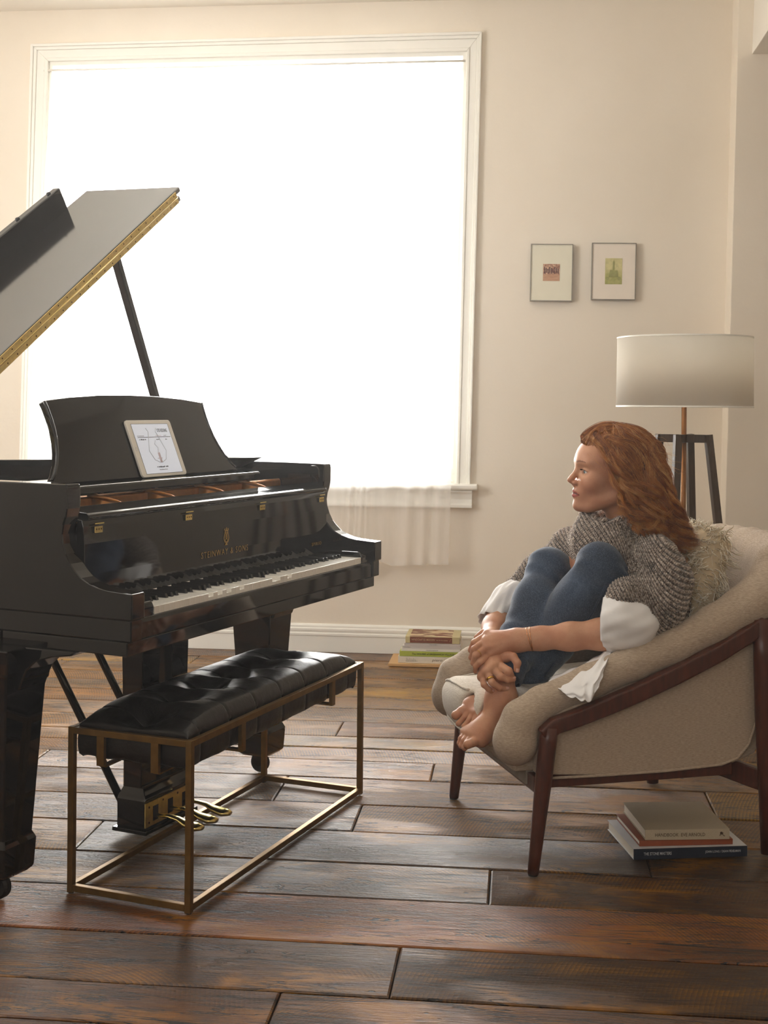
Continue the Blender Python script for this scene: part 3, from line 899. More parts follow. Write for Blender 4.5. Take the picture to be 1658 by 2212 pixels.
# tablet on the desk
tb = empty('tablet'); tb.parent = pr
bpy.context.view_layer.update()
TM = pr.matrix_world @ Matrix.Translation((.779, .4385, .9965 + DZ)) @ Matrix.Rotation(-lean, 4, 'X')
tb.parent = None; tb.matrix_world = TM
tag(tb, 'white tablet showing a music app, leaning on the piano music desk', 'tablet')
def rrect(w0, w1, h0, h1, r, n=5):
    pts = []
    for cx, cz, a0 in ((w1 - r, h0 + r, -90), (w1 - r, h1 - r, 0), (w0 + r, h1 - r, 90), (w0 + r, h0 + r, 180)):
        for i in range(n + 1):
            a = math.radians(a0 + 90 * i / n); pts.append((cx + r * math.cos(a), cz + r * math.sin(a)))
    return pts
bm = B(); prism(bm, rrect(-.122, .122, 0, .190, .012), -.0035, .0035, 1)
obj('tablet_body', bm, simple('tablet_white_bezel', 'f3efe6', .25, var=.01), tb, bevel=.001)
scr = NT('tablet_screen_glow'); scr.set(Roughness=.1); scr.put(scr.b.inputs['Base Color'], 'cfd3da'); scr.put(scr.b.inputs['Emission Color'], 'cdd2de'); scr.b.inputs['Emission Strength'].default_value = .42
bm = B(); box(bm, -.0975, .1005, -.0040, -.0034, .010, .176); s_ = obj('screen', bm, scr.m, tb)
ink = simple('screen_black', '1a1a1c', .4); ink2 = simple('screen_grey', '8e8c92', .4); ink3 = simple('screen_pink', 'd2bfc2', .4); ink4 = simple('screen_pale', 'c3c7ce', .4)
bm = B()
for x0, x1, z0, z1 in ((-.0985, .1015, .176, .177), (-.0985, .1015, .009, .010), (-.0985, -.0975, .009, .177), (.1005, .1015, .009, .177)): box(bm, x0, x1, -.0042, -.0036, z0, z1)
box(bm, -.084, .095, -.0042, -.0039, .1305, .1322)
obj('screen_border', bm, ink, s_)
sy = -.0042
text('OTIS REDDING', (.030, sy, .148), (1, 0, 0), (0, 0, 1), .056, .0115, ink, s_, bold=.02)
blurred_line((-.084, sy, .1345), .036, .003, ink2, s_, 10)
blurred_line((.014, sy, .1345), .032, .003, ink3, s_, 5)
blurred_line((.060, sy, .1345), .013, .003, ink2, s_, 4)
blurred_line((-.080, sy, .1215), .040, .0045, ink, s_, 24)
blurred_line((.012, sy, .1215), .018, .0035, ink, s_, 4)
blurred_line((.062, sy, .1215), .010, .0035, ink, s_, 4)
blurred_line((-.030, sy, .0285), .062, .0055, ink, s_, 35)
blurred_line((-.022, sy, .020), .044, .004, ink2, s_, 12)
bm = B()
for s in (-1, 1):
    tube(bm, [(.0 + s * .006, sy, .046), (s * .03, sy, .055), (s * .046, sy, .085), (s * .030, sy, .125), (s * .020, sy, .150), (s * .028, sy, .162)], .0012, 5)
tube(bm, [(0, sy, .08), (.006, sy, .095), (-.006, sy, .108), (.004, sy, .12)], .001, 5)
obj('screen_artwork', bm, ink4, s_)
bm = B()
tube(bm, [(0, sy, .045), (0, sy, .078)], .004, 6); tube(bm, [(-.012, sy, .06), (.012, sy, .06)], .001, 6)
obj('screen_artwork', bm, ink3, s_)
bm = B(); lathe(bm, [(.0048, -.0038), (.0055, -.0040), (.0062, -.0038)], (-.110, 0, .093), 20, 'y'); lathe(bm, [(.0001, -.0038), (.0013, -.0038), (.0013, -.0034)], (.1115, 0, .093), 10, 'y')
obj('home_button', bm, ink4, tb)

# ------------------------------------------------------------------ bench
br = empty('piano_bench', (-.466, 3.1525, 0), math.radians(90 - 22.2))
tag(br, 'long tufted black leather bench in an open brass tube frame, before the piano', 'bench')
BM_ = M['bench_metal']
BL, BW, BH, T = 1.08, .363, .427, .0165
def bx(n, *a):
    bm = B(); box(bm, *a); return obj(n, bm, BM_, br, bevel=.0012)
for x in (0, BL - T):
    for y in (0, BW - T): bx('leg', x, x + T, y, y + T, .002, BH)
for z0 in (.006, BH - T - .001):
    for y in (0, BW - T): bx('frame_rail', T, BL - T, y + .0005, y + T - .0005, z0, z0 + T)
    for x in (0, BL - T): bx('frame_rail', x + .0005, x + T - .0005, T, BW - T, z0, z0 + T)
for x in (.262, .838):
    bm = B()
    for y in (.001, BW - .013): box(bm, x, x + .022, y, y + .012, .335, BH - T)
    box(bm, x + .001, x + .021, .013, BW - .013, .335, .3415)
    obj('bracket', bm, BM_, br, bevel=.001)
for y in (.095, .255):
    bm = B()
    for x in (.001, BL - .013): box(bm, x, x + .012, y, y + .022, .335, BH - T)
    box(bm, .013, BL - .013, y + .001, y + .021, .330, .3345)
    obj('bracket', bm, BM_, br, bevel=.001)
bm = B()
for x in (.008, BL - .008):
    for y in (.008, BW - .008): lathe(bm, [(.0001, 0), (.007, 0), (.007, .004)], (x, y, 0), 12)
obj('foot_pad', bm, M['rubber'], br)
# cushion
x0, x1, y0, y1 = .020, BL - .020, .020, BW - .020
nb = 7
bxs = [.085 + .152 * i for i in range(nb)]
nx, ny = 420, 90
V = []; Fq = []
cy = (y0 + y1) / 2
def top(x, y):
    ex = min(1, max(0, (x - x0) / .20)); ex2 = min(1, max(0, (x1 - x) / .20))
    ey = min(1, (y - y0) / .12, (y1 - y) / .12); ey = max(0, ey)
    f = lambda t: math.sqrt(max(0, 1 - (1 - t) ** 2))
    dome = f(min(ex, 1)) * f(min(ex2, 1)) * (.35 + .65 * f(ey)) * f(min(1, ey * 6))
    h = .046 + .056 * dome
    dpt = 0
    for b_ in bxs[1:-1] if False else bxs:
        r = math.hypot((x - b_) / 1.0, (y - cy) / 1.15)
        dpt = max(dpt, .056 * math.exp(-(r / .048) ** 1.25))
        # seam channels out from every button
        s_ = .0085 * math.exp(-abs(x - b_ - .012 * math.sin((y - cy) * 9)) / .0045)
        dpt = max(dpt, s_ * .8 + .016 * math.exp(-((x - b_) / .030) ** 2) * math.exp(-((y - cy) / .09) ** 2))
    dpt = max(dpt, .010 * math.exp(-abs(y - cy) / .010) * (1 if bxs[0] < x < bxs[-1] else 0))
    fold = .0022 * math.sin(60 * (y - cy) + 30 * x) * math.exp(-((y - cy) / .05) ** 2)
    return .385 + h - dpt * min(1, dome * 2.2) + fold * dome
for i in range(nx + 1):
    for j in range(ny + 1):
        u = i / nx; v = j / ny
        x = x0 + (x1 - x0) * u; y = y0 + (y1 - y0) * (.5 - .5 * math.cos(PI * v) if False else v)
        V.append((x, y, top(x, y)))
for i in range(nx):
    for j in range(ny):
        k = i * (ny + 1) + j; Fq.append((k, k + ny + 1, k + ny + 2, k + 1))
# sides
edge = [i * (ny + 1) for i in range(nx + 1)] + [nx * (ny + 1) + j for j in range(1, ny + 1)] + [i * (ny + 1) + ny for i in range(nx - 1, -1, -1)] + [j for j in range(ny - 1, 0, -1)]
prev = edge
lv = [(.93, -.002), (.6, .0015), (.3, .0015), (.08, -.001), (0, -.012)]
for li, (f, off) in enumerate(lv):
    cur_ = []
    for e in edge:
        x, y, z = V[e]
        dx = -1 if x <= x0 + 1e-6 else 1 if x >= x1 - 1e-6 else 0; dy = -1 if y <= y0 + 1e-6 else 1 if y >= y1 - 1e-6 else 0
        gr = min(abs(x - b_) for b_ in bxs) if dy else 1
        o2 = off - (.0045 * math.exp(-gr / .005) if dy else 0) + .0010 * math.sin(x * 40 + y * 55)
        V.append((x + dx * o2, y + dy * o2, .348 + (z - .348) * f + (.002 * math.sin(x * 50 + y * 60) if f < .2 else 0)))
        cur_.append(len(V) - 1)
    n = len(edge)
    for q in range(n): Fq.append((prev[q], cur_[q], cur_[(q + 1) % n], prev[(q + 1) % n]))
    prev = cur_
cu_ = npmesh('cushion', V, Fq, M['leather'], br)
bm = B(); vs = [bm.verts.new(V[k]) for k in prev]; bm.faces.new(vs[::-1]); obj('cushion_base', bm, M['felt'], br)
for b_ in bxs:
    bm = B(); lathe(bm, [(.0001, .006), (.005, .0055), (.0085, .003), (.009, 0), (.0085, -.004)], (b_, cy, top(b_, cy) + .001), 16)
    obj('button', bm, M['leather'], cu_, smooth=True)
for b_ in bxs:
    bm = B()
    pts = [(b_ + .012 * math.sin((y - cy) * 9), y, top(b_ + .012 * math.sin((y - cy) * 9), y) + .0012) for y in np.linspace(y0 + .003, y1 - .003, 40)]
    tube(bm, pts, .0013, 6); obj('seam', bm, M['leather'], cu_, smooth=True)
# ------------------------------------------------------------------ implicit surfaces
class Field:
    def __init__(s, lo, hi, h):
        s.lo = np.array(lo, np.float32); s.h = h
        s.n = np.ceil((np.array(hi) - s.lo) / h).astype(int) + 1
        s.V = np.full(s.n, 1.0, np.float32)
        s.ax = [s.lo[i] + h * np.arange(s.n[i], dtype=np.float32) for i in range(3)]
    def sub(s, lo, hi):
        i0 = np.clip(np.floor((np.array(lo) - s.lo) / s.h).astype(int), 0, s.n - 1)
        i1 = np.clip(np.ceil((np.array(hi) - s.lo) / s.h).astype(int) + 1, 1, s.n)
        if np.any(i1 - i0 < 1): return None, None
        sl = tuple(slice(a, b) for a, b in zip(i0, i1))
        return sl, np.meshgrid(*[s.ax[k][sl[k]] for k in range(3)], indexing='ij', sparse=True)
    def mixin(s, sl, d, k, op):
        a = s.V[sl]
        if op == 'add':
            if k > 0:
                h = np.maximum(k - np.abs(a - d), 0) / k; r = np.minimum(a, d) - h * h * k * .25
            else: r = np.minimum(a, d)
        else:
            d = -d
            if k > 0:
                h = np.maximum(k - np.abs(a - d), 0) / k; r = np.maximum(a, d) + h * h * k * .25
            else: r = np.maximum(a, d)
        s.V[sl] = r
    def cone(s, a, b, ra, rb, k=.01, op='add', flat=None, fdir=None):
        a = np.array(a, np.float32); b = np.array(b, np.float32)
        m = max(ra, rb) * (1 if flat is None else max(1, 1 / flat)) + max(k, .004) + 3 * s.h
        sl, G = s.sub(np.minimum(a, b) - m, np.maximum(a, b) + m)
        if sl is None: return s
        ab = b - a; L2 = max(float(ab @ ab), 1e-12)
        px, py, pz = G[0] - a[0], G[1] - a[1], G[2] - a[2]
        t = np.clip((px * ab[0] + py * ab[1] + pz * ab[2]) / L2, 0, 1)
        qx, qy, qz = px - ab[0] * t, py - ab[1] * t, pz - ab[2] * t
        if flat is not None:
            f = np.array(fdir, np.float32); f /= np.linalg.norm(f)
            dn = qx * f[0] + qy * f[1] + qz * f[2]
            e = (1 / flat - 1)
            qx, qy, qz = qx + f[0] * dn * e, qy + f[1] * dn * e, qz + f[2] * dn * e
        d = np.sqrt(qx * qx + qy * qy + qz * qz) - (ra + (rb - ra) * t)
        if flat is not None: d = d * max(flat, .5)
        s.mixin(sl, d, k, op); return s
    def chain(s, pts, rs, k=.01, op='add', **kw):
        for i in range(len(pts) - 1): s.cone(pts[i], pts[i + 1], rs[i], rs[i + 1], k, op, **kw)
        return s
    def ell(s, c, r, k=.01, op='add', R=None):
        c = np.array(c, np.float32); r = np.array(r, np.float32)
        m = r.max() + max(k, .004) + 3 * s.h
        sl, G = s.sub(c - m, c + m)
        if sl is None: return s
        p = [G[i] - c[i] for i in range(3)]
        if R is not None:
            R = np.array(R, np.float32)   # rows = local axes
            p = [R[i][0] * p[0] + R[i][1] * p[1] + R[i][2] * p[2] for i in range(3)]
        k0 = np.sqrt(sum((p[i] / r[i]) ** 2 for i in range(3))); k1 = np.sqrt(sum((p[i] / r[i] ** 2) ** 2 for i in range(3))) + 1e-9
        s.mixin(sl, k0 * (k0 - 1) / k1, k, op); return s
    def rbox(s, c, hs, rad, k=.01, op='add', R=None):
        c = np.array(c, np.float32); hs = np.array(hs, np.float32)
        m = float(np.linalg.norm(hs)) + max(k, .004) + 3 * s.h
        sl, G = s.sub(c - m, c + m)
        p = [G[i] - c[i] for i in range(3)]
        if R is not None:
            R = np.array(R, np.float32); p = [R[i][0] * p[0] + R[i][1] * p[1] + R[i][2] * p[2] for i in range(3)]
        q = [np.abs(p[i]) - (hs[i] - rad) for i in range(3)]
        d = np.sqrt(sum(np.maximum(x, 0) ** 2 for x in q)) + np.minimum(np.maximum(np.maximum(q[0], q[1]), q[2]), 0) - rad
        s.mixin(sl, d, k, op); return s
    def smooth(s, n=1):
        V = s.V
        for _ in range(n):
            for ax in range(3):
                W = V.copy()
                a = [slice(None)] * 3; b = [slice(None)] * 3; c = [slice(None)] * 3
                a[ax] = slice(1, -1); b[ax] = slice(0, -2); c[ax] = slice(2, None)
                W[tuple(a)] = V[tuple(a)] * .5 + (V[tuple(b)] + V[tuple(c)]) * .25
                V = W
        s.V = V; return s
    def mesh(s):
        V = s.V; ins = V < 0; n = s.n
        cs = [ins[dx:n[0] - 1 + dx, dy:n[1] - 1 + dy, dz:n[2] - 1 + dz] for dx in (0, 1) for dy in (0, 1) for dz in (0, 1)]
        tot = sum(c.astype(np.int8) for c in cs)
        cell = (tot > 0) & (tot < 8)
        idx = np.argwhere(cell)
        cid = -np.ones(cell.shape, np.int32); cid[cell] = np.arange(len(idx))
        P_ = np.zeros((len(idx), 3), np.float64); cnt = np.zeros(len(idx))
        ix, iy, iz = idx.T
        cor = [(0, 0, 0), (1, 0, 0), (0, 1, 0), (1, 1, 0), (0, 0, 1), (1, 0, 1), (0, 1, 1), (1, 1, 1)]
        val = [V[ix + c[0], iy + c[1], iz + c[2]] for c in cor]
        for i in range(8):
            for ax in range(3):
                if cor[i][ax] == 0:
                    c2 = list(cor[i]); c2[ax] = 1; j = cor.index(tuple(c2))
                    a, b = val[i], val[j]; m = (a < 0) != (b < 0)
                    t = np.where(m, a / np.where(m, a - b, 1), 0)
                    for q in range(3): P_[:, q] += np.where(m, cor[i][q] + (t if q == ax else 0), 0)
                    cnt += m
        P_ /= cnt[:, None]; P_ = s.lo + (P_ + idx) * s.h
        F = []
        for ax in range(3):
            o1, o2 = (ax + 1) % 3, (ax + 2) % 3
            a = [slice(1, -1)] * 3; a[ax] = slice(0, -1)
            b = [slice(1, -1)] * 3; b[ax] = slice(1, None)
            A, Bb = ins[tuple(a)], ins[tuple(b)]
            m = A != Bb
            e = np.argwhere(m); sgn = A[m]
            e = e + 1; e[:, ax] -= 1
            def g(d1, d2):
                q = e.copy(); q[:, o1] += d1; q[:, o2] += d2
                return cid[q[:, 0], q[:, 1], q[:, 2]]
            Q = np.stack([g(-1, -1), g(0, -1), g(0, 0), g(-1, 0)], 1)
            Q[~sgn] = Q[~sgn][:, ::-1]
            F.append(Q)
        F = np.concatenate(F); F = F[(F >= 0).all(1)]
        return P_, F

def relax(V, F, n=2, lam=.5):
    V = np.array(V); nv = len(V)
    e = np.concatenate([F[:, [i, (i + 1) % 4]] for i in range(4)])
    for _ in range(n):
        acc = np.zeros_like(V); c = np.zeros(nv)
        for q in range(3): acc[:, q] = np.bincount(e[:, 0], V[e[:, 1], q], nv) + np.bincount(e[:, 1], V[e[:, 0], q], nv)
        c = np.bincount(e[:, 0], minlength=nv) + np.bincount(e[:, 1], minlength=nv)
        V = V * (1 - lam) + lam * acc / np.maximum(c, 1)[:, None]
    return V

def vnormals(V, F):
    a = V[F[:, 2]] - V[F[:, 0]]; b = V[F[:, 3]] - V[F[:, 1]]
    fn = np.cross(a, b); N = np.zeros_like(V)
    for i in range(4):
        for q in range(3): N[:, q] += np.bincount(F[:, i], fn[:, q], len(V))
    return N / (np.linalg.norm(N, axis=1, keepdims=True) + 1e-12)

def fmesh(name, f, mat, parent=None, rel=1):
    V, F = f.mesh()
    if rel: V = relax(V, F, rel)
    return npmesh(name, V, F, mat, parent)

# ------------------------------------------------------------------ armchair   (local x = towards the back, y = towards the far side)
CH = (.4075, 3.4364, 0)
CA = math.radians(14.7)
CHM = Matrix.Translation(CH) @ Matrix.Rotation(CA, 4, 'Z')
chr_ = empty('armchair', CH, CA)
tag(chr_, 'low cream linen armchair with dark walnut legs and sloping wood arms', 'armchair')
DW = M['darkwood']
Y0, Y1 = 0.0, .70
LI = M['linen']
# rolls, one continuous upholstered tub
path = [(-.026, .350), (-.014, .408), (.045, .448), (.188, .501), (.312, .545), (.437, .587), (.565, .642), (.662, .689), (.736, .736)]
rad = [.058, .050, .044, .045, .047, .050, .054, .060, .068]
f = Field((-.17, -.06, .22), (1.04, .76, .95), .0075)
for yc, s in ((.055, 1), (.645, -1)):
    f.chain([(x, yc, z) for x, z in path], rad, .02)
    f.chain([(x + .002, yc + s * .030, z - .004) for x, z in path], [r - .012 for r in rad], .02)
    f.ell((-.030, yc + s * .010, .347), (.060, .060, .068), .015)
# inner back shell
for y in np.linspace(.105, .595, 7):
    c = 1 - ((y - .35) / .32) ** 2
    f.cone((.64 + .06 * c, y, .42), (.765 + .075 * c, y, .80 + .012 * c), .07, .062, .05)
    f.cone((.765 + .075 * c, y, .80 + .012 * c), (.785 + .075 * c, y, .825 + .01 * c), .062, .050, .03)
f.smooth(1)
fmesh('arm_and_back_cushion', f, LI, chr_, 2)
# outer side panels
for yc, nm in ((.040, 0), (.660, 1)):
    bm = B()
    lo_ = [(.02, .262), (.02, .40), (.06, .430), (.184, .455), (.32, .500), (.45, .552), (.60, .625), (.69, .70), (.72, .66), (.715, .56), (.70, .47), (.68, .38), (.655, .31), (.62, .272), (.57, .257), (.40, .250), (.20, .250)]
    prism(bm, lo_, yc - .018, yc + .018, 1)
    bmesh.ops.triangulate(bm, faces=[f_ for f_ in bm.faces if len(f_.verts) > 4])
    o = obj('side_panel', bm, LI, chr_, bevel=.008, seg=3)
    bm = B(); yy = yc - .018 if nm == 0 else yc + .018
    tube(bm, [(x, yy, z) for x, z in [(.03, .252), (.20, .249), (.40, .249), (.57, .256), (.62, .271), (.656, .31), (.682, .38), (.702, .47), (.717, .56), (.722, .65)]], .004, 8)
    obj('piping', bm, LI, chr_, smooth=True)
bm = B(); prism(bm, [(.56, .262), (.66, .30), (.73, .45), (.76, .66), (.84, .80), (.87, .79), (.80, .55), (.74, .38), (.69, .275), (.62, .25)], .045, .655, 1)
obj('back_panel', bm, LI, chr_, bevel=.006)
# seat deck and front apron
bm = B(); prism(bm, [(-.035, .262), (-.045, .33), (.60, .34), (.64, .262)], .06, .64, 1); obj('seat_deck', bm, LI, chr_, bevel=.01)
bm = B(); box(bm, .005, .58, .07, .63, .225, .262); obj('webbing', bm, simple('grey_underlining', '8d8378', .9), chr_)
# seat cushion, bulging over the front
f = Field((-.17, .08, .26), (.68, .62, .50), .006)
R_ = Matrix.Rotation(math.radians(4), 3, 'Y')
f.rbox((.255, .365, .380), (.340, .210, .066), .050, 0, R=[list(r) for r in R_])
f.ell((.24, .365, .400), (.33, .20, .055), .03)
f.ell((-.055, .37, .375), (.042, .185, .070), .04)
CI = CHM.inverted()
for pts_, r_ in ((((1082, 1506, 3.63), (1104, 1540, 3.66)), .036), (((1082, 1506, 3.63), (1038, 1588, 3.585)), .032), (((1104, 1540, 3.66), (1038, 1588, 3.585)), .030), (((1118, 1492, 3.80), (1145, 1505, 3.82)), .036), (((1118, 1492, 3.80), (1028, 1525, 3.70)), .034), (((1028, 1525, 3.70), (985, 1545, 3.67)), .026), (((1028, 1535, 3.68), (1010, 1565, 3.645)), .026)):
    f.cone(tuple(CI @ P(*pts_[0])), tuple(CI @ P(*pts_[1])), r_, r_, .015, op='cut')
f.smooth(1)
V, F = f.mesh(); V = relax(V, F, 2)
npmesh('seat_cushion', V, F, M['linen_light'], chr_)
for dz_, nm in ((1, 0), (-1, 1)):
    pts = []
    for y in (np.linspace(.30, .56, 14) if nm == 0 else np.linspace(.20, .56, 18)):
        m_ = (np.abs(V[:, 1] - y) < .006) & (V[:, 0] < .08)
        Q = V[m_]; k = np.argmax(-Q[:, 0] + dz_ * 1.0 * Q[:, 2]); pts.append((Q[k][0] - .001, y, Q[k][2] + .001 * dz_))
    pts = [tuple(np.mean([pts[max(0, i - 1)], pts[i], pts[min(len(pts) - 1, i + 1)]], 0)) for i in range(len(pts))]
    if nm == 0: pts += [(pts[-1][0] + .03 * k, pts[-1][1] + .006 - .004 * k, pts[-1][2] + .006 * k) for k in (1, 2, 3)]
    bm = B(); tube(bm, pts, .0042, 8); obj('cushion_piping', bm, M['linen_light'], chr_, smooth=True)
# wood: legs, sloping arm rails, side stretchers, cross rails
for y, s in ((Y0, 1), (Y1, -1)):
    bm = B(); rr = [(0.004, .015), (.05, .0165), (.25, .023), (.36, .025), (.395, .024)]
    tube(bm, [(.002 + .045 * t_, y + s * .004, z) for z, r, t_ in [(z, r, z / .4) for z, r in rr]], [r for z, r in rr], 20)
    L = obj('front_leg', bm, DW, chr_, smooth=True)
    bm = B(); lathe(bm, [(.0001, 0), (.013, 0), (.013, .006), (.0001, .006)], (.002, y + s * .004, 0), 16); obj('glide', bm, M['rubber'], L)
    bm = B(); 
    pts = [(.705 if y == Y0 else .70, 0.004), (.70, .20), (.693, .40), (.690, .56), (.682, .664)]
    tube(bm, [(x, y, z) for x, z in pts], [.016, .020, .024, .026, .022], 16, flat=1.25, up=(1, 0, 0)); obj('back_leg', bm, DW, chr_, smooth=True)
    bm = B()
    rp = [(.025, .372), (.06, .398), (.12, .415), (.20, .440), (.30, .474), (.42, .520), (.55, .576), (.64, .624), (.69, .652)]
    n = len(rp); secs = []
    for i, (x, z) in enumerate(rp):
        a = rp[max(i - 1, 0)]; b = rp[min(i + 1, n - 1)]; t = Vector((b[0] - a[0], b[1] - a[1])).normalized(); nn = Vector((-t.y, t.x))
        hh = .020 + .004 * math.sin(i / n * PI)
        yy = (y - .016, y + .020) if s == 1 else (y - .020, y + .016)
        secs.append([bm.verts.new((x + nn.x * q * hh, w_, z + nn.y * q * hh)) for q, w_ in ((-1, yy[0]), (-1, yy[1]), (1, yy[1]), (1, yy[0]))])
    for i in range(n - 1):
        for k in range(4): bm.faces.new((secs[i][k], secs[i][(k + 1) % 4], secs[i + 1][(k + 1) % 4], secs[i + 1][k]))
    bm.faces.new(secs[0][::-1]); bm.faces.new(secs[-1])
    obj('arm_rail', bm, DW, chr_, bevel=.006, seg=3)
    bm = B(); box(bm, .02, .61, y + s * .045 - .012, y + s * .045 + .012, .222, .258); obj('side_rail', bm, DW, chr_, bevel=.002)
bm = B(); box(bm, .01, .04, .02, .68, .215, .258); obj('cross_rail', bm, DW, chr_, bevel=.003)
for s, y in ((1, Y0), (-1, Y1)):
    bm = B(); bar(bm, (.585, y + s * .15, .238), (.70, y + s * .004, .205), .022, .058); obj('cross_rail', bm, DW, chr_, bevel=.003)
bm = B(); box(bm, .575, .60, .12, .58, .212, .262); obj('cross_rail', bm, DW, chr_, bevel=.003)

# ------------------------------------------------------------------ strands
def strands(name, paths, r0, r1, mat, parent=None, res=1, k=3, tones=None):
    """fine strands as thin closed-sided tubes in one mesh"""
    V, F, off, TN = [], [], 0, []
    groups = {}
    for q_, p in enumerate(paths): groups.setdefault(len(p), []).append((np.asarray(p, float), tones[q_] if tones is not None else rng.uniform(0, 1)))
    for n, pt in groups.items():
        ps = [a for a, b in pt]; tn_ = np.array([b for a, b in pt])
        A = np.stack(ps); m = len(ps)
        T = np.gradient(A, axis=1); T /= np.linalg.norm(T, axis=2, keepdims=True) + 1e-9
        ref = np.array([.31, .42, .85]); S1 = np.cross(T, ref); S1 /= np.linalg.norm(S1, axis=2, keepdims=True) + 1e-9
        S2 = np.cross(T, S1)
        rr = (r0 + (r1 - r0) * np.linspace(0, 1, n) ** 1.5)[None, :, None]
        R_ = np.stack([A + (S1 * math.cos(2 * PI * q / k) + S2 * math.sin(2 * PI * q / k)) * rr for q in range(k)], 2)
        V.append(R_.reshape(-1, 3))
        base = off + np.arange(m)[:, None, None] * (n * k) + np.arange(n - 1)[None, :, None] * k + np.arange(k)[None, None, :]
        nxt = off + np.arange(m)[:, None, None] * (n * k) + np.arange(n - 1)[None, :, None] * k + ((np.arange(k) + 1) % k)[None, None, :]
        F.append(np.stack([base, nxt, nxt + k, base + k], -1).reshape(-1, 4)); off += m * n * k
        TN.append(np.repeat(tn_, n * k))
    o = npmesh(name, np.concatenate(V), np.concatenate(F), mat, parent)
    at = o.data.attributes.new('tone', 'FLOAT', 'POINT'); at.data.foreach_set('value', np.concatenate(TN).astype(np.float32))
    return o

def hair_mat(name, stops, rough=.42, spec=.4):
    t = NT(name)
    n = t.noise(t.coord(), 55, 3, .6)
    n2 = t.noise(t.coord(), 9, 2)
    at = t.n('ShaderNodeAttribute'); at.attribute_name = 'tone'
    f_ = t.math('ADD', t.math('MULTIPLY', n, .30), t.math('MULTIPLY', n2, .25))
    t.put(t.b.inputs['Base Color'], t.ramp(t.math('MULTIPLY_ADD', at.outputs['Fac'], .45, f_), stops))
    t.set(Roughness=rough); t.b.inputs['Specular IOR Level'].default_value = spec
    return t.m

# sheepskin cushion leaning in the corner of the back
shp = empty('sheepskin_cushion'); shp.matrix_world = CHM
tag(shp, 'shaggy cream sheepskin cushion propped against the chair back behind the woman', 'cushion')
wool = hair_mat('cream_wool', [(.3, 'd3c1a3'), (.45, 'eadfca'), (.7, 'fbf6ea')], .8, .15)
f = Field((.38, .14, .42), (.80, .66, .98), .010)
RZ = Matrix.Rotation(math.radians(-16), 3, 'Y')
f.rbox((.60, .37, .70), (.060, .205, .205), .058, 0, R=[list(r) for r in RZ])
V, F = f.mesh(); V = relax(V, F, 2); N = vnormals(V, F)
npmesh('hide', V, F, wool, shp)
tufts = []
ids = rng.choice(len(V), 4600)
for i in ids:
    p = V[i]; n = N[i]
    if n[0] > .75: continue
    cl_ = np.sin(p * 60 + 3).sum()
    d = n * .8 + np.array([math.sin(cl_ * 2), math.cos(cl_ * 3), -.45 + .5 * math.sin(cl_)]) * .75 + rng.normal(0, .16, 3)
    d /= np.linalg.norm(d)
    L = rng.uniform(.028, .052); m = 7
    side_ = np.cross(d, [0.3, .5, .8]); side_ /= np.linalg.norm(side_) + 1e-6; up_ = np.cross(d, side_)
    ph = cl_ * 2 + rng.uniform(0, 1.2)
    t_ = np.linspace(0, 1, m)
    w = .0045 * t_
    pth = p + np.outer(t_ * L, d) + np.outer(w * np.sin(ph + t_ * 7), side_) + np.outer(w * np.cos(ph + t_ * 7), up_) + np.outer(t_ ** 2 * -.012, [0, 0, 1])
    tufts.append(pth)
ws = strands('wool', tufts, .0019, .0006, wool, shp, 1); ws['kind'] = 'stuff'

# ------------------------------------------------------------------ floor lamp
LX, LY = 1.214, 5.2
lm = empty('floor_lamp', (LX, LY, 0), math.radians(18))
tag(lm, 'tall floor lamp with a white drum shade on a dark four-legged frame', 'lamp')
dbz = simple('dark_bronze_wood', '4a3a2c', .35, var=.25, scale=20, stretch=(6, 6, 1))
oakm = simple('pale_gold_edge', 'c9a878', .45, var=.1)
shd = NT('white_linen_shade'); v_ = shd.coord((1, 1, 1)); n_ = shd.noise(shd.coord((120, 120, 260)), 3, 2)
shd.put(shd.b.inputs['Base Color'], shd.ramp(n_, [(.3, 'f1ece2'), (.7, 'fbf8f1')])); shd.set(Roughness=.9)
shd.bump(n_, .25, .001)
tl = shd.n('ShaderNodeBsdfTranslucent'); tl.inputs[0].default_value = (.97, .94, .88, 1)
mx = shd.n('ShaderNodeMixShader'); mx.inputs[0].default_value = .58
shd.t.links.new(shd.b.outputs[0], mx.inputs[1]); shd.t.links.new(tl.outputs[0], mx.inputs[2]); shd.t.links.new(mx.outputs[0], shd.out.inputs[0])
bm = B(); lathe(bm, [(.2715, 1.262), (.2690, 1.541)], seg=96); sh = obj('lamp_shade', bm, shd.m, lm, smooth=True)
m = sh.modifiers.new('solid', 'SOLIDIFY'); m.thickness = .002
bm = B(); lathe(bm, [(.2728, 1.260), (.2728, 1.266), (.2700, 1.266), (.2700, 1.260), (.2728, 1.260)], seg=96); lathe(bm, [(.2703, 1.537), (.2703, 1.543), (.2675, 1.543), (.2675, 1.537), (.2703, 1.537)], seg=96)
obj('shade_rim', bm, M['trim'], sh, smooth=True)
bm = B()
for k in range(3):
    a = k * 2 * PI / 3; tube(bm, [(0, 0, 1.50), (.268 * math.cos(a), .268 * math.sin(a), 1.537)], .002, 6)
obj('shade_spider', bm, M['steel'], sh)
bm = B(); lathe(bm, [(.0001, 1.47), (.018, 1.46), (.030, 1.42), (.031, 1.40), (.024, 1.37), (.013, 1.345), (.0001, 1.34)], seg=24); obj('bulb', bm, simple('frosted_bulb', 'f2efe6', .4), lm, smooth=True)
bm = B(); tube(bm, [(0, 0, .35), (0, 0, 1.345)], .0105, 16); obj('pole', bm, simple('copper_pole', '9a6a40', .3, metal=.8), lm, smooth=True)
tp = .069
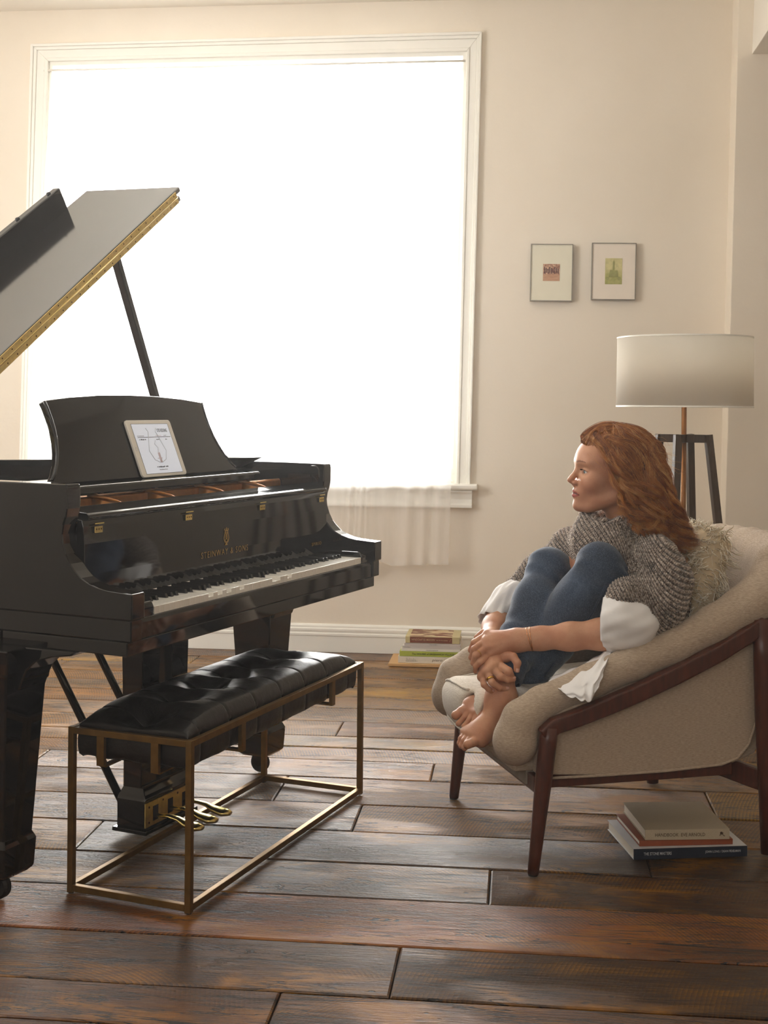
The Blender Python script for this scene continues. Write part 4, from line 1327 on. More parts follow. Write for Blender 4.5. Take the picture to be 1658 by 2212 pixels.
for sx, sy in ((1, 1), (1, -1), (-1, -1), (-1, 1)):
    bm = B(); bar(bm, (sx * tp, sy * tp, 1.150), (sx * .165, sy * .165, .0), .022, .030, (1, 0, 0)); L = obj('leg', bm, dbz, lm, bevel=.001)
for d in ((1, 1), (1, -1)):
    bm = B(); bar(bm, (d[0] * tp * 1.1, d[1] * tp * 1.1, 1.134), (-d[0] * tp * 1.1, -d[1] * tp * 1.1, 1.134), .0195, .0325); obj('top_cross', bm, dbz, lm, bevel=.001)
    bm = B(); bar(bm, (d[0] * .134, d[1] * .134, .36), (-d[0] * .134, -d[1] * .134, .36), .018, .022); obj('lower_cross', bm, dbz, lm, bevel=.001)

# ------------------------------------------------------------------ books
def book(name, label, group, loc, rz, w, d, h, cover, spine_mat=None, pages='f1ece0', cov=.0022, body='page_block', soft=False):
    """spine along local x at y=0 facing -y"""
    r = empty(name, loc, rz); tag(r, label, 'book', group)
    pm = simple('paper_pages', pages, .9, var=.05, scale=200, stretch=(1, 1, 12), bump=.3)
    ov = .0 if soft else .003
    bm = B(); box(bm, ov, w - ov, .002, d - ov, cov, h - cov); obj('page_block', bm, pm, r)
    bm = B(); box(bm, 0, w, .0005, d, 0, cov); obj('back_cover', bm, cover, r, bevel=.0005)
    bm = B(); box(bm, 0, w, .0005, d, h - cov, h); obj('front_cover', bm, cover, r, bevel=.0005)
    bm = B(); box(bm, 0, w, -.0012, .0022, 0, h); obj('spine', bm, spine_mat or cover, r, bevel=.0008)
    return r
g2 = 'books stacked under the armchair'
ang = math.radians(6.4)
navy = simple('navy_cover', '1d2433', .35, var=.08); whitec = simple('white_cover', 'd9dade', .35, var=.03)
terra = simple('terracotta_cover', '8a4529', .5, var=.08); taupe = simple('taupe_cloth_cover', 'b3a68f', .7, var=.05, scale=300, bump=.1)
palel = simple('spine_pale_ink', 'b9bcc4', .5); darkl = simple('spine_dark_ink', '4a3626', .5)
b1 = book('book', 'large navy-spined white book lying lowest under the armchair', g2, (.702, 3.563, .0005), ang, .327, .255, .0295, whitec, navy)
text('THE STONE MASTERS', (.028, -.0016, .0115), (1, 0, 0), (0, 0, 1), .080, .0085, palel, b1, bold=.015)
text('JOHN LONG / DEAN FIDELMAN', (.205, -.0016, .0115), (1, 0, 0), (0, 0, 1), .102, .0085, palel, b1, bold=.01)
b2 = book('book', 'thin terracotta book between the navy-spined one and the taupe one', g2, (.722, 3.585, .0305), ang - .02, .268, .238, .0155, terra)
b3 = book('book', 'taupe cloth book lying on top of the stack under the armchair', g2, (.739, 3.590, .0465), ang - .05, .240, .250, .0290, taupe)
text('HANDBOOK  EVE ARNOLD', (.028, -.0016, .0095), (1, 0, 0), (0, 0, 1), .142, .0095, darkl, b3)
bm = B(); tube(bm, [(.212, -.0015, .010), (.216, -.0015, .019), (.222, -.0015, .018), (.219, -.0015, .0145), (.226, -.0015, .009)], .0009, 6); lathe(bm, [(.0001, -.0018), (.004, -.0018), (.004, -.001)], (.2165, 0, .0175), 12, 'y')
obj('spine_emblem', bm, darkl, b3)
# stack by the wall on a thin board
g1 = 'books stacked by the baseboard'
bd = empty('board', (.030, 6.205, 0), WA); tag(bd, 'thin pale wooden board lying on the floor under the wall-side books', 'board')
bm = B(); box(bm, 0, .62, 0, .26, .0005, .013); obj('panel', bm, simple('pale_plywood', 'c9a06a', .55, var=.1, scale=10, stretch=(1, 8, 8)), bd, bevel=.001)
cream = simple('cream_paper_cover', 'ddd6c8', .5, var=.03); green = simple('lime_green_cover', 'a9b540', .45, var=.05); white2 = simple('white_paper_cover', 'e6e2da', .5, var=.02); grey2 = simple('pale_grey_cover', 'cfc8c4', .5, var=.02)
brown = simple('brown_cover', '7a3f2a', .5, var=.1); olive = simple('olive_cream_cover', 'c9bc8c', .5, var=.05)
yb = 6.228
q1 = book('book', 'cream book with a sketched logo, lowest of the stack by the baseboard', g1, (.078, yb, .0135), WA, .30, .20, .031, cream, soft=True)
text('piero', (.165, -.0016, .007), (1, 0, 0), (0, 0, 1), .050, .015, darkl, q1, shear=.2)
bm = B()
for k in range(9): tube(bm, [(.040 + k * .0055, -.0016, .008 + .003 * (k % 2)), (.041 + k * .0055, -.0016, .024 - .003 * (k % 3))], .0006, 5)
tube(bm, [(.036, -.0016, .010), (.040, -.0016, .008), (.095, -.0016, .010)], .0006, 5); obj('spine_emblem', bm, simple('sketch_ink', '6a665c', .6), q1)
q2 = book('book', 'lime green book with dark lettering in the stack by the baseboard', g1, (.085, yb + .002, .0455), WA, .29, .20, .024, green, soft=True)
text('The HOUSES of GREENWICH VILLAGE', (.060, -.0016, .008), (1, 0, 0), (0, 0, 1), .205, .0085, simple('green_ink', '3e4a22', .6), q2, bold=.02)
q3 = book('book', 'white book lying directly on the lime green one by the baseboard', g1, (.093, yb + .004, .070), WA, .285, .20, .013, white2, soft=True)
blurred_line((.12, -.0016, .004), .06, .004, simple('grey_ink', '8f8a84', .6), q3, 14)
q4 = book('book', 'slim white paperback in the middle of the stack by the baseboard', g1, (.098, yb + .004, .0835), WA, .285, .20, .012, grey2, soft=True)
blurred_line((.01, -.0016, .0035), .03, .004, simple('grey_ink', '8f8a84', .6), q4, 6)
q5 = book('book', 'slim pale grey book just under the brown one by the baseboard', g1, (.108, yb + .003, .096), WA, .27, .20, .014, grey2, soft=True)
blurred_line((.12, -.0016, .005), .04, .004, simple('grey_ink', '8f8a84', .6), q5, 9)
q6 = book('book', 'thick brown and olive book on top of the stack by the baseboard', g1, (.113, yb, .1105), WA, .262, .21, .031, olive, olive)
bm = B(); box(bm, .022, .226, -.0022, -.0010, .0015, .0295); obj('spine_panel', bm, brown, q6)
text('HANDCRAFTED MODERN', (.030, -.0026, .011), (1, 0, 0), (0, 0, 1), .112, .011, simple('tan_ink', 'c9a37c', .6), q6, bold=.01)
blurred_line((.150, -.0026, .013), .055, .004, simple('tan_ink', 'c9a37c', .6), q6, 33)
bm = B(); tube(bm, [(.218, -.0026, .009), (.214, -.0026, .012), (.217, -.0026, .016), (.221, -.0026, .023)], .0008, 5); obj('spine_emblem', bm, simple('tan_ink', 'c9a37c', .6), q6)
cp = NT('cover_picture'); n_ = cp.noise(cp.coord((1, 2.5, 1)), 9, 4)
cp.put(cp.b.inputs['Base Color'], cp.ramp(n_, [(.38, '6e2f22'), (.5, '8a5a3a'), (.56, 'd9c9a0'), (.75, 'c9a37c')])); cp.set(Roughness=.5)
bm = B(); box(bm, .020, .225, .002, .205, .0308, .0316); obj('cover_picture', bm, cp.m, q6)
# ------------------------------------------------------------------ the woman
def skin_mat():
    t = NT('fair_skin')
    v = t.coord()
    n = t.noise(v, 18, 4); fr = t.noise(v, 420, 2, .5)
    vc = t.n('ShaderNodeVertexColor'); vc.layer_name = 'tint'
    c = t.ramp(n, [(.3, 'b98164'), (.7, 'cc9a7a')])
    c = t.mix(c, 'a0623f', t.math('MULTIPLY', t.ramp(fr, [(.60, 0.0), (.70, 1.0)]), .35))
    c = t.mix(c, vc.outputs[0], vc.outputs[1])
    t.put(t.b.inputs['Base Color'], c)
    t.set(Roughness=.48); t.b.inputs['Specular IOR Level'].default_value = .35
    t.b.inputs['Subsurface Weight'].default_value = .12
    t.b.inputs['Subsurface Radius'].default_value = (1, .35, .2); t.b.inputs['Subsurface Scale'].default_value = .006
    t.bump(t.noise(v, 300, 3), .08, .001)
    return t.m
M['skin'] = skin_mat()

def denim():
    t = NT('blue_denim')
    v = t.coord()
    n = t.noise(v, 7, 5, .6); f = t.noise(t.coord((1, 1, 1)), 380, 2); st = t.noise(t.coord((300, 300, 30)), 1, 2)
    c = t.ramp(n, [(.32, '283344'), (.55, '37465c'), (.72, '52627a')])
    c = t.mix(c, '71819a', t.math('MULTIPLY', t.ramp(f, [(.45, 0.0), (.7, 1.0)]), .35))
    c = t.mix(c, '1a2436', t.math('MULTIPLY', t.ramp(st, [(.5, 0.0), (.7, 1.0)]), .35))
    t.put(t.b.inputs['Base Color'], c); t.set(Roughness=.85); t.b.inputs['Specular IOR Level'].default_value = .2
    t.b.inputs['Sheen Weight'].default_value = .25
    t.bump(t.math('ADD', t.math('MULTIPLY', f, .4), t.math('MULTIPLY', n, 3.0)), .35, .003)
    return t.m
M['denim'] = denim()

def knit():
    t = NT('marled_grey_knit')
    at = t.n('ShaderNodeAttribute'); at.attribute_name = 'knit'
    sx = t.n('ShaderNodeSeparateXYZ'); t.t.links.new(at.outputs['Vector'], sx.inputs[0])
    # ribs along v, stitches along u
    rib = t.math('SINE', t.math('MULTIPLY', sx.outputs[0], 2 * PI / .0150))
    stt = t.math('SINE', t.math('ADD', t.math('MULTIPLY', sx.outputs[1], 2 * PI / .0070), t.math('MULTIPLY', t.math('ABSOLUTE', rib), 1.6)))
    v = t.coord()
    n = t.noise(v, 140, 3, .6); n2 = t.noise(v, 24, 3, .6); n3 = t.noise(v, 330, 2)
    c = t.ramp(n, [(.36, '6a5a50'), (.46, '9c8c80'), (.56, 'c0b0a2'), (.70, 'e2d6c8')])
    c = t.mix(c, '191615', t.ramp(t.math('ADD', t.math('MULTIPLY', n2, .55), t.math('MULTIPLY', n3, .45)), [(.56, 0.0), (.63, .85)]))
    furrow_shade = t.math('MULTIPLY', t.ramp(t.math('MULTIPLY_ADD', rib, .5, .5), [(.0, 1.0), (.45, 0.0)]), .75)  # furrows darkened in the colour, standing for shade between the ribs
    c = t.mix(c, '2a2320', furrow_shade)
    t.put(t.b.inputs['Base Color'], c); t.set(Roughness=.95); t.b.inputs['Specular IOR Level'].default_value = .1
    t.b.inputs['Sheen Weight'].default_value = .3
    h = t.math('ADD', t.math('MULTIPLY', rib, .6), t.math('MULTIPLY', stt, .45)); h = t.math('ADD', h, t.math('MULTIPLY', n, 1.2))
    t.bump(h, .9, .0035)
    return t.m
M['knit'] = knit()
M['shirt'] = simple('white_cotton', 'eceaea', .8, spec=.2, var=.03, scale=8, bump=.25, bdist=.01)
M['hair'] = hair_mat('auburn_hair', [(.22, '4c2410'), (.36, '97531f'), (.54, 'c67d38'), (.78, 'f2c684')], .36, .6)
M['hair_dark'] = hair_mat('deep_auburn_hair', [(.3, '3a1c0e'), (.7, '5e3018')], .5, .3)
M['gold'] = simple('yellow_gold', 'e0b450', .2, metal=1, var=.02)
M['rose_gold'] = simple('rose_gold', 'd99a6c', .22, metal=1, var=.02)
M['nail'] = simple('fingernail', 'd9a894', .25, var=.02)

wm = empty('person', P(1440, 1400, 3.90) * 1.0)
wm.location.z = 0.45
tag(wm, 'red-haired woman in a marled knit sweater and jeans, curled up barefoot in the armchair', 'person')
WINV = Matrix.Translation(-Vector(wm.location))
def wpar(o):
    o.parent = wm; o.matrix_parent_inverse = Matrix.Translation(-Vector(wm.location)); return o

# ---------- joints, surveyed
kneeN, kneeF = P(1296, 1222, 3.69), P(1186, 1228, 3.90)
ankN, ankF = P(1122, 1492, 3.80), P(1078, 1492, 3.66)
hipN, hipF = P(1418, 1396, 3.80), P(1400, 1385, 4.02)

# ---------- head: local x forward, y her left, z up
HS = 1.0
hyaw = math.radians(180 + 9)
Hc = P(1322, 1030, 3.78)
Rm = Matrix.Rotation(hyaw, 3, 'Z') @ Matrix.Rotation(math.radians(-2.0), 3, 'X') @ Matrix.Rotation(math.radians(0), 3, 'Y')
HM = Matrix.Translation(Hc) @ Rm.to_4x4() @ Matrix.Scale(1.02, 4)
f = Field((-.11, -.095, -.175), (.15, .095, .15), .00165)
f.ell((.002, 0, .046), (.100, .074, .086), .0)
f.ell((.048, 0, .050), (.060, .060, .058), .02)
f.ell((.048, 0, -.022), (.055, .055, .072), .03)
for s in (-1, 1):
    f.cone((.008, s * .050, -.052), (.078, s * .020, -.083), .017, .016, .03)
    f.ell((.070, s * .033, -.016), (.026, .025, .026), .02)
    f.ell((.074, s * .036, -.012), (.024, .022, .022), .02)
    f.cone((.0985, s * .010, .0435), (.084, s * .042, .0425), .0095, .0085, .016)
    f.ell((.000, s * .072, -.012), (.016, .008, .030), .006)
f.ell((.100, 0, -.082), (.0165, .020, .0165), .018)
f.ell((.092, 0, -.045), (.022, .030, .026), .02)
# sockets
for s in (-1, 1):
    f.cone((.108, s * .024, .021), (.098, s * .041, .019), .011, .009, .014, op='cut')
# nose
f.cone((.097, 0, .034), (.1195, 0, -.001), .0078, .0072, .010)
f.cone((.1195, 0, -.001), (.1265, 0, -.0085), .0075, .0082, .006)
for s in (-1, 1):
    f.ell((.1125, s * .0115, -.0165), (.0105, .0065, .0068), .006)
    f.cone((.118, s * .0055, -.0215), (.109, s * .007, -.023), .0028, .0030, .003, op='cut')
f.cone((.112, 0, -.023), (.120, 0, -.014), .006, .006, .006)
# lips
for s in (-1, 1):
    f.chain([(.1115, 0, -.0395), (.1085, s * .011, -.0400), (.1005, s * .019, -.0445), (.0935, s * .0245, -.0495)], [.0058, .0054, .0040, .0022], .004)
    f.chain([(.1120, 0, -.0525), (.1075, s * .011, -.0525), (.1000, s * .018, -.0515), (.0935, s * .0245, -.0497)], [.0068, .0062, .0042, .0022], .004)
    f.chain([(.1195, 0, -.0458), (.1140, s * .011, -.0460), (.1030, s * .019, -.0480), (.0955, s * .0250, -.0498)], [.0020, .0018, .0016, .0012], .002, op='cut')
# eyelids
for s in (-1, 1):
    ec = (.0835, s * .0310, .0175)
    f.ell(ec, (.0148, .0148, .0148), .004)
    f.chain([(.1015, s * .0200, .0165), (.1030, s * .0300, .0178), (.0975, s * .0390, .0172), (.0905, s * .0445, .0158)], [.0024, .0060, .0056, .0024], .0010, op='cut')
# neck
f.cone((-.022, 0, -.05), (-.050, .0, -.165), .049, .054, .03)
f.smooth(1)
Vh, Fh = f.mesh(); Vh = relax(Vh, Fh, 1, .5)
# tints in head space
col = np.zeros((len(Vh), 4), np.float32); col[:, :3] = lin('c08e72')[:3]
def paint(mask, c):
    m = np.clip(mask, 0, 1)[:, None]; cc = np.array(lin(c)[:3])
    a = col[:, 3:4]
    col[:, :3] = col[:, :3] * (1 - m) + cc * m if False else np.where(m > a, cc, col[:, :3]); col[:, 3:4] = np.maximum(a, m)
X, Y, Z = Vh.T
ay = np.abs(Y)
paint(.40 * np.exp(-(((X - .082) / .02) ** 2 + ((ay - .045) / .018) ** 2 + ((Z + .025) / .02) ** 2)), 'b5604a')
paint(.30 * np.exp(-(((X - .128) / .01) ** 2 + ((Z + .008) / .012) ** 2)), 'b86850')
zc = -.0462 - .0035 * (ay / .024) ** 2 * 1.0
ulip = (X > .088) & (ay < .0255) & (Z < zc + .0085 * (1 - (ay / .0265) ** 2) + .0008) & (Z > zc - .0120 * (1 - (ay / .0260) ** 2) - .0005)
paint(ulip * .85, 'a8504c')
paint(((np.abs(Z - zc) < .0013) & (X > .088) & (ay < .0255)) * .9, '4a1c1c')
brz = .0435 + .004 * np.sin((ay - .010) / .035 * PI * .9)
paint(((np.abs(Z - brz) < .0030 - .0018 * np.clip((ay - .025) / .025, 0, 1)) & (ay > .010) & (ay < .047) & (X > .06)) * .75, '6e3f24')
for s in (-1, 1):
    e = np.sqrt(((X - .101) / 1) ** 2 * 0 + ((Y - s * .0305) / .0125) ** 2 + ((Z - .0172) / .0062) ** 2)
    paint(((e < 1.0) & (X > .085)) * .55, '7a4636')
def tint(o, c):
    ca = o.data.color_attributes.new('tint', 'FLOAT_COLOR', 'POINT')
    ca.data.foreach_set('color', np.asarray(c, np.float32).ravel())
parts_V, parts_F, parts_C = [], [], []
def add_part(V, F, c=None):
    if c is None: c = np.zeros((len(V), 4), np.float32)
    parts_F.append(np.asarray(F) + sum(len(v) for v in parts_V)); parts_V.append(np.asarray(V)); parts_C.append(c)
Rn = np.array(HM.to_3x3()); tn = np.array(HM.translation)
add_part(Vh @ Rn.T + tn, Fh, col)
def HP(x, y, z): return HM @ Vector((x, y, z))

# ---------- hands and forearms
def wn(v): return np.array(v, np.float32)
def limb_field(pts, pad=.05, h=.0015):
    a = np.array([list(p) for p in pts]); return Field(a.min(0) - pad, a.max(0) + pad, h)
nails = []
def finger(f, pts, rs, k=.0020, nail=None):
    f.chain([wn(p) for p in pts], rs, k)
    for p, r in zip(pts[1:-1], rs[1:-1]): f.ell(wn(p), (r * 1.03,) * 3, .002)
    if nail is not None: nails.append((pts[-2], pts[-1], rs[-1], nail))
ZN = 3.655
# near (left) arm
elb = P(1352, 1368, 3.62); wrN = P(1136, 1381, 3.655)
f = limb_field([elb, wrN, P(1020, 1395, 3.63), P(1030, 1450, 3.66)], .06)
f.chain([wn(elb), wn(P(1300, 1370, 3.62)), wn(P(1230, 1375, 3.63)), wn(P(1165, 1379, 3.65)), wn(wrN), wn(P(1118, 1382, 3.655))], [.045, .0425, .0375, .031, .0275, .0275], .02, flat=.92, fdir=(0, 1, 0))
kn = [P(1052, 1371, 3.680), P(1049, 1385, 3.655), P(1051, 1399, 3.640), P(1058, 1413, 3.640)]
for q, r in zip(kn, (.0150, .0155, .0150, .0140)):
    f.cone(wn(P(1118, 1384, 3.66)), wn(q), .022, r, .020)
f.cone(wn(P(1110, 1378, 3.665)), wn(P(1070, 1385, 3.662)), .020, .018, .02)
for q in kn: f.ell(wn(q + Vector((0, -.002, .001))), (.0115, .0115, .0105), .006)
for i in range(4):   # tendons
    f.cone(wn(kn[i] + Vector((0, -.0125, .003))), wn(P(1100, 1374 + i * 5, 3.638)), .003, .0015, .008)
finger(f, [kn[0], P(1024, 1388, 3.655), P(1017, 1404, 3.665), P(1022, 1415, 3.675)], [.0110, .0098, .0088, .0075])
finger(f, [kn[1], P(1024, 1402, 3.630), P(1018, 1420, 3.640), P(1026, 1431, 3.655)], [.0112, .0100, .0088, .0075])
finger(f, [kn[2], P(1027, 1416, 3.618), P(1022, 1432, 3.628), P(1030, 1443, 3.645)], [.0110, .0098, .0086, .0074])
finger(f, [kn[3], P(1036, 1430, 3.612), P(1027, 1440, 3.618), P(1026, 1450, 3.630)], [.0102, .0090, .0078, .0068])
# thumb tucked beneath, along the other wrist
f.chain([wn(P(1108, 1392, 3.675)), wn(P(1078, 1405, 3.69)), wn(P(1052, 1418, 3.70))], [.016, .013, .0095], .008)
f.cone(wn(P(1042, 1366, 3.70)), wn(P(1028, 1377, 3.70)), .009, .0075, .003)
f.smooth(1)
V_, F_ = f.mesh(); add_part(relax(V_, F_, 1), F_)
# far (right) arm and its hand, under the other
elF = P(1075, 1300, 3.98); wrF = P(1060, 1402, 3.70)
f = limb_field([P(1080, 1330, 3.92), wrF, P(1118, 1500, 3.62), P(1035, 1490, 3.60)], .05)
f.chain([wn(P(1082, 1318, 3.95)), wn(P(1068, 1355, 3.86)), wn(P(1058, 1385, 3.76)), wn(wrF)], [.040, .036, .030, .026], .02)
kf = [P(1074, 1434, 3.622), P(1063, 1441, 3.612), P(1051, 1449, 3.610), P(1041, 1462, 3.618)]
for q in kf: f.cone(wn(wrF + Vector((0, -.02, -.008))), wn(q), .024, .0150, .018)
for q in kf: f.ell(wn(q + Vector((0, -.004, 0))), (.0115, .0115, .0105), .006)
finger(f, [kf[0], P(1098, 1450, 3.590), P(1104, 1460, 3.604)], [.0120, .0116, .0090])
finger(f, [kf[1], P(1081, 1462, 3.588), P(1096, 1468, 3.592), P(1108, 1467, 3.600)], [.0115, .0106, .0092, .0080], nail=(0, -.5, 1))
finger(f, [kf[2], P(1062, 1474, 3.584), P(1078, 1486, 3.588), P(1093, 1488, 3.598)], [.0112, .0102, .0090, .0078], nail=(0, -.7, .7))
finger(f, [kf[3], P(1045, 1479, 3.590), P(1054, 1488, 3.592), P(1062, 1493, 3.600)], [.0100, .0088, .0078, .0068], nail=(0, -.7, .7))
finger(f, [P(1088, 1415, 3.645), P(1108, 1419, 3.615), P(1117, 1432, 3.604), P(1115, 1447, 3.604)], [.0145, .0120, .0108, .0082], nail=(.5, -.9, .1))
f.cone(wn(P(1066, 1412, 3.66)), wn(P(1092, 1420, 3.640)), .020, .0135, .014)
f.ell(wn(P(1074, 1456, 3.628)), (.026, .022, .026), .010); f.ell(wn(P(1086, 1460, 3.620)), (.014, .014, .012), .008)
f.smooth(1)
V_, F_ = f.mesh(); add_part(relax(V_, F_, 1), F_)
# near foot (right leg crossed over): ankle to toes
def foot(ank, top_, heel, ball, big, toes, Zs, side):
    f = limb_field([ank, top_, heel, ball] + [t[2] for t in toes], .055, .0016)
    f.chain([wn(top_), wn(ank)], [.037, .034], .02)
    f.ell(wn(ank + (heel - ank) * .0), (.036, .036, .036), .02)
    f.cone(wn(ank), wn(heel), .032, .027, .03)
    f.cone(wn(ank), wn(ball), .033, .0215, .03)
    f.cone(wn(heel), wn(ball), .024, .020, .04)
    for t in toes:
        f.cone(wn(ball + (ank - ball) * .25), wn(t[0]), .019, t[3][0] * 1.35, .018)
        f.chain([wn(p) for p in t[:3]], t[3], .0018)
        f.ell(wn(t[2]), (t[3][2] * 1.12,) * 3, .003)
    f.smooth(1)
    V_, F_ = f.mesh(); add_part(relax(V_, F_, 1), F_)
zf = 3.60
foot(P(1082, 1506, 3.63), P(1086, 1455, 3.68), P(1104, 1540, 3.66), P(1038, 1588, 3.585), None, [
    (P(1036, 1596, 3.565), P(1021, 1604, 3.545), P(1010, 1608, 3.540), (.0160, .0125, .0112)),
    (P(1021, 1590, 3.575), P(1008, 1604, 3.552), P(1003, 1615, 3.552), (.0115, .0090, .0080)),
    (P(1013, 1586, 3.590), P(1001, 1600, 3.568), P(996, 1611, 3.568), (.0108, .0084, .0076)),
    (P(1007, 1583, 3.605), P(996, 1595, 3.585), P(992, 1605, 3.585), (.0100, .0080, .0072)),
    (P(1004, 1580, 3.620), P(998, 1588, 3.610), P(994, 1596, 3.610), (.0095, .0075, .0068))], zf, 1)
foot(P(1118, 1492, 3.80), P(1125, 1445, 3.82), P(1145, 1505, 3.82), P(1028, 1525, 3.70), None, [
    (P(1014, 1525, 3.700), P(996, 1536, 3.680), P(984, 1545, 3.670), (.0165, .0130, .0118)),
    (P(1014, 1536, 3.675), P(1001, 1551, 3.655), P(990, 1563, 3.650), (.0105, .0082, .0074)),
    (P(1022, 1541, 3.655), P(1012, 1556, 3.636), P(1002, 1569, 3.630), (.0100, .0080, .0072)),
    (P(1031, 1542, 3.640), P(1024, 1556, 3.622), P(1017, 1567, 3.616), (.0095, .0076, .0068)),
    (P(1039, 1541, 3.632), P(1034, 1553, 3.616), P(1029, 1561, 3.612), (.0090, .0072, .0064))], zf, 1)
# hidden trunk, upper arms and legs so that the body is whole
neckb = HP(-.055, 0, -.175)
shN, shF = P(1405, 1205, 3.70), P(1238, 1180, 3.97)
pel = (hipN + hipF) / 2
chest = (shN + shF) / 2 + Vector((.0, 0, -.05))
f = limb_field([hipN, hipF, kneeN, kneeF, neckb, shN, shF, ankN, ankF], .15, .007)
f.chain([wn(neckb), wn(chest), wn((chest + pel) / 2), wn(pel)], [.045, .085, .080, .095], .08)
f.chain([wn(shN), wn(chest), wn(shF)], [.040, .055, .040], .06)
f.chain([wn(shN), wn(P(1385, 1330, 3.62)), wn(elb)], [.040, .034, .036], .03)
f.chain([wn(shF), wn(P(1130, 1290, 4.02)), wn(P(1085, 1315, 3.96))], [.040, .032, .034], .03)
for h_, k_, a_ in ((hipN, kneeN, ankN), (hipF, kneeF, ankF)):
    f.chain([wn(h_), wn(k_)], [.066, .042], .05)
    f.chain([wn(k_), wn(k_ + (a_ - k_) * .3), wn(a_)], [.042, .044, .030], .03)
V_, F_ = f.mesh(); add_part(relax(V_, F_, 2), F_)
bo = npmesh('body', np.concatenate(parts_V), np.concatenate(parts_F), M['skin'])
tint(bo, np.concatenate(parts_C)); wpar(bo)

# eyes
eyem = simple('eye_white', 'e9e2dc', .12, var=.01, spec=.6); irism = simple('blue_grey_iris', '6d7f86', .2, var=.25, scale=900); pupm = simple('pupil', '0a0808', .1)
for s in (-1, 1):
    c = Vector((.0835, s * .0310, .0175)); look = Vector((1, s * .02 + .10, -.06)).normalized()
    bm = B(); bmesh.ops.create_uvsphere(bm, u_segments=28, v_segments=20, radius=.0130)
    for v in bm.verts: v.co = HM @ (v.co + c)
    e = obj('eye', bm, eyem, smooth=True); wpar(e)
    q = look.to_track_quat('Z', 'Y').to_matrix().to_4x4()
    EM = HM @ Matrix.Translation(c) @ q
    for nm, r, m_, d in (('iris', .0058, irism, .00012), ('pupil', .0026, pupm, .0003)):
        bm = B(); rings = lathe(bm, [(.0001, .0130 + d)] + [(r * k / 4, math.sqrt(.0130 ** 2 - (r * k / 4) ** 2) + d) for k in range(1, 5)], seg=24)
        for v in bm.verts: v.co = EM @ v.co
        w_ = obj(nm, bm, m_, e, smooth=True)
        w_.matrix_parent_inverse = e.matrix_parent_inverse.inverted() if False else Matrix.Identity(4)
        w_.parent = e; w_.matrix_parent_inverse = (Matrix.Translation(Vector(wm.location)) @ e.matrix_parent_inverse).inverted() if False else Matrix.Identity(4)
lash = []
for s in (-1, 1):
    for i in range(26):
        t_ = i / 25
        p = np.array([(.0992 - .008 * t_ ** 2), s * (.0205 + .0205 * t_), .0205 + .0032 * math.sin(t_ * PI) - .003 * t_])
        d = np.array([1.0, s * (.15 + .8 * t_), .1 + .25 * t_]); d /= np.linalg.norm(d)
        pts = [p + d * (u * .0065) + np.array([0, 0, .0022]) * u * u for u in (0, .5, 1)]
        lash.append([list(HP(*q)) for q in pts])
lo = strands('eyelashes', lash, .0005, .00018, simple('lash_brown', '2a1710', .5), None); wpar(lo)
brow = []
for s in (-1, 1):
    for i in range(90):
        t_ = rng.uniform(0, 1); y = .0105 + .036 * t_
        z = .0435 + .004 * math.sin((y - .010) / .035 * PI * .9) + rng.uniform(-.0024, .0024) * (1 - .6 * t_)
        x = math.sqrt(max(0, 1 - (y / .078) ** 2)) * .1085 + .0002
        d = np.array([-.35 * t_ * .9, s * 1.0, .25 - .4 * t_]); d /= np.linalg.norm(d)
        p = np.array([x, s * y, z]); brow.append([list(HP(*(p + d * u * .006))) for u in (0, 1)])
lo = strands('eyebrows', brow, .0004, .0002, simple('brow_brown', '6b3c20', .6), None); wpar(lo)

# nails
for a, b, r, d in nails:
    t_ = (b - a).normalized(); n_ = Vector(d); n_ = (n_ - t_ * n_.dot(t_)).normalized(); s_ = t_.cross(n_)
    bm = B(); g = []
    for i in range(5):
        row = []
        for j in range(5):
            u = (j / 4 - .5) * 1.5; v = i / 4
            w_ = r * .86
            pos = b + t_ * (-.0055 + .0115 * v - .0025 * (abs(u) / .75) ** 2 * v) + (n_ * math.cos(u) + s_ * math.sin(u)) * (r * 1.07) - n_ * (.0004 * 0)
            row.append(bm.verts.new(pos))
        g.append(row)
    for i in range(4):
        for j in range(4): bm.faces.new((g[i][j], g[i][j + 1], g[i + 1][j + 1], g[i + 1][j]))
    o = obj('fingernail', bm, M['nail'], smooth=True); wpar(o)
    m_ = o.modifiers.new('solid', 'SOLIDIFY'); m_.thickness = .0006

# rings and bracelets
def ring(c, axis, r, w, mat, name, squash=1):
    q = Vector(axis).to_track_quat('Z', 'Y').to_matrix().to_4x4(); Mx = Matrix.Translation(c) @ q
    bm = B(); tube(bm, [Mx @ Vector((r * math.cos(a), r * math.sin(a) * squash, 0)) for a in np.linspace(0, 2 * PI, 33)], w, 8, caps=False)
    o = obj(name, bm, mat, smooth=True); wpar(o)
pm = kf[2].lerp(P(1062, 1474, 3.584), .72)
ax = P(1062, 1474, 3.584) - kf[2]
q = Vector(ax).to_track_quat('Z', 'Y').to_matrix().to_4x4(); Mx = Matrix.Translation(pm) @ q
bm = B(); lathe(bm, [(.0108, -.0030), (.0118, -.0032), (.0123, 0), (.0118, .0032), (.0108, .0030)], seg=36)
for v in bm.verts: v.co = Mx @ v.co
o = obj('signet_ring', bm, M['gold'], smooth=True); wpar(o)
ring(kn[2].lerp(P(1027, 1416, 3.618), .75), P(1027, 1416, 3.618) - kn[2], .0108, .0007, M['gold'], 'thin_ring')
axb = P(1165, 1378, 3.65) - P(1136, 1381, 3.655)
ring(P(1143, 1381, 3.655), axb + Vector((0, .0, .006)), .0345, .0013, M['rose_gold'], 'bracelet')
ring(P(1147, 1380, 3.655), axb + Vector((0, .0, .001)), .0350, .0013, M['rose_gold'], 'bracelet')

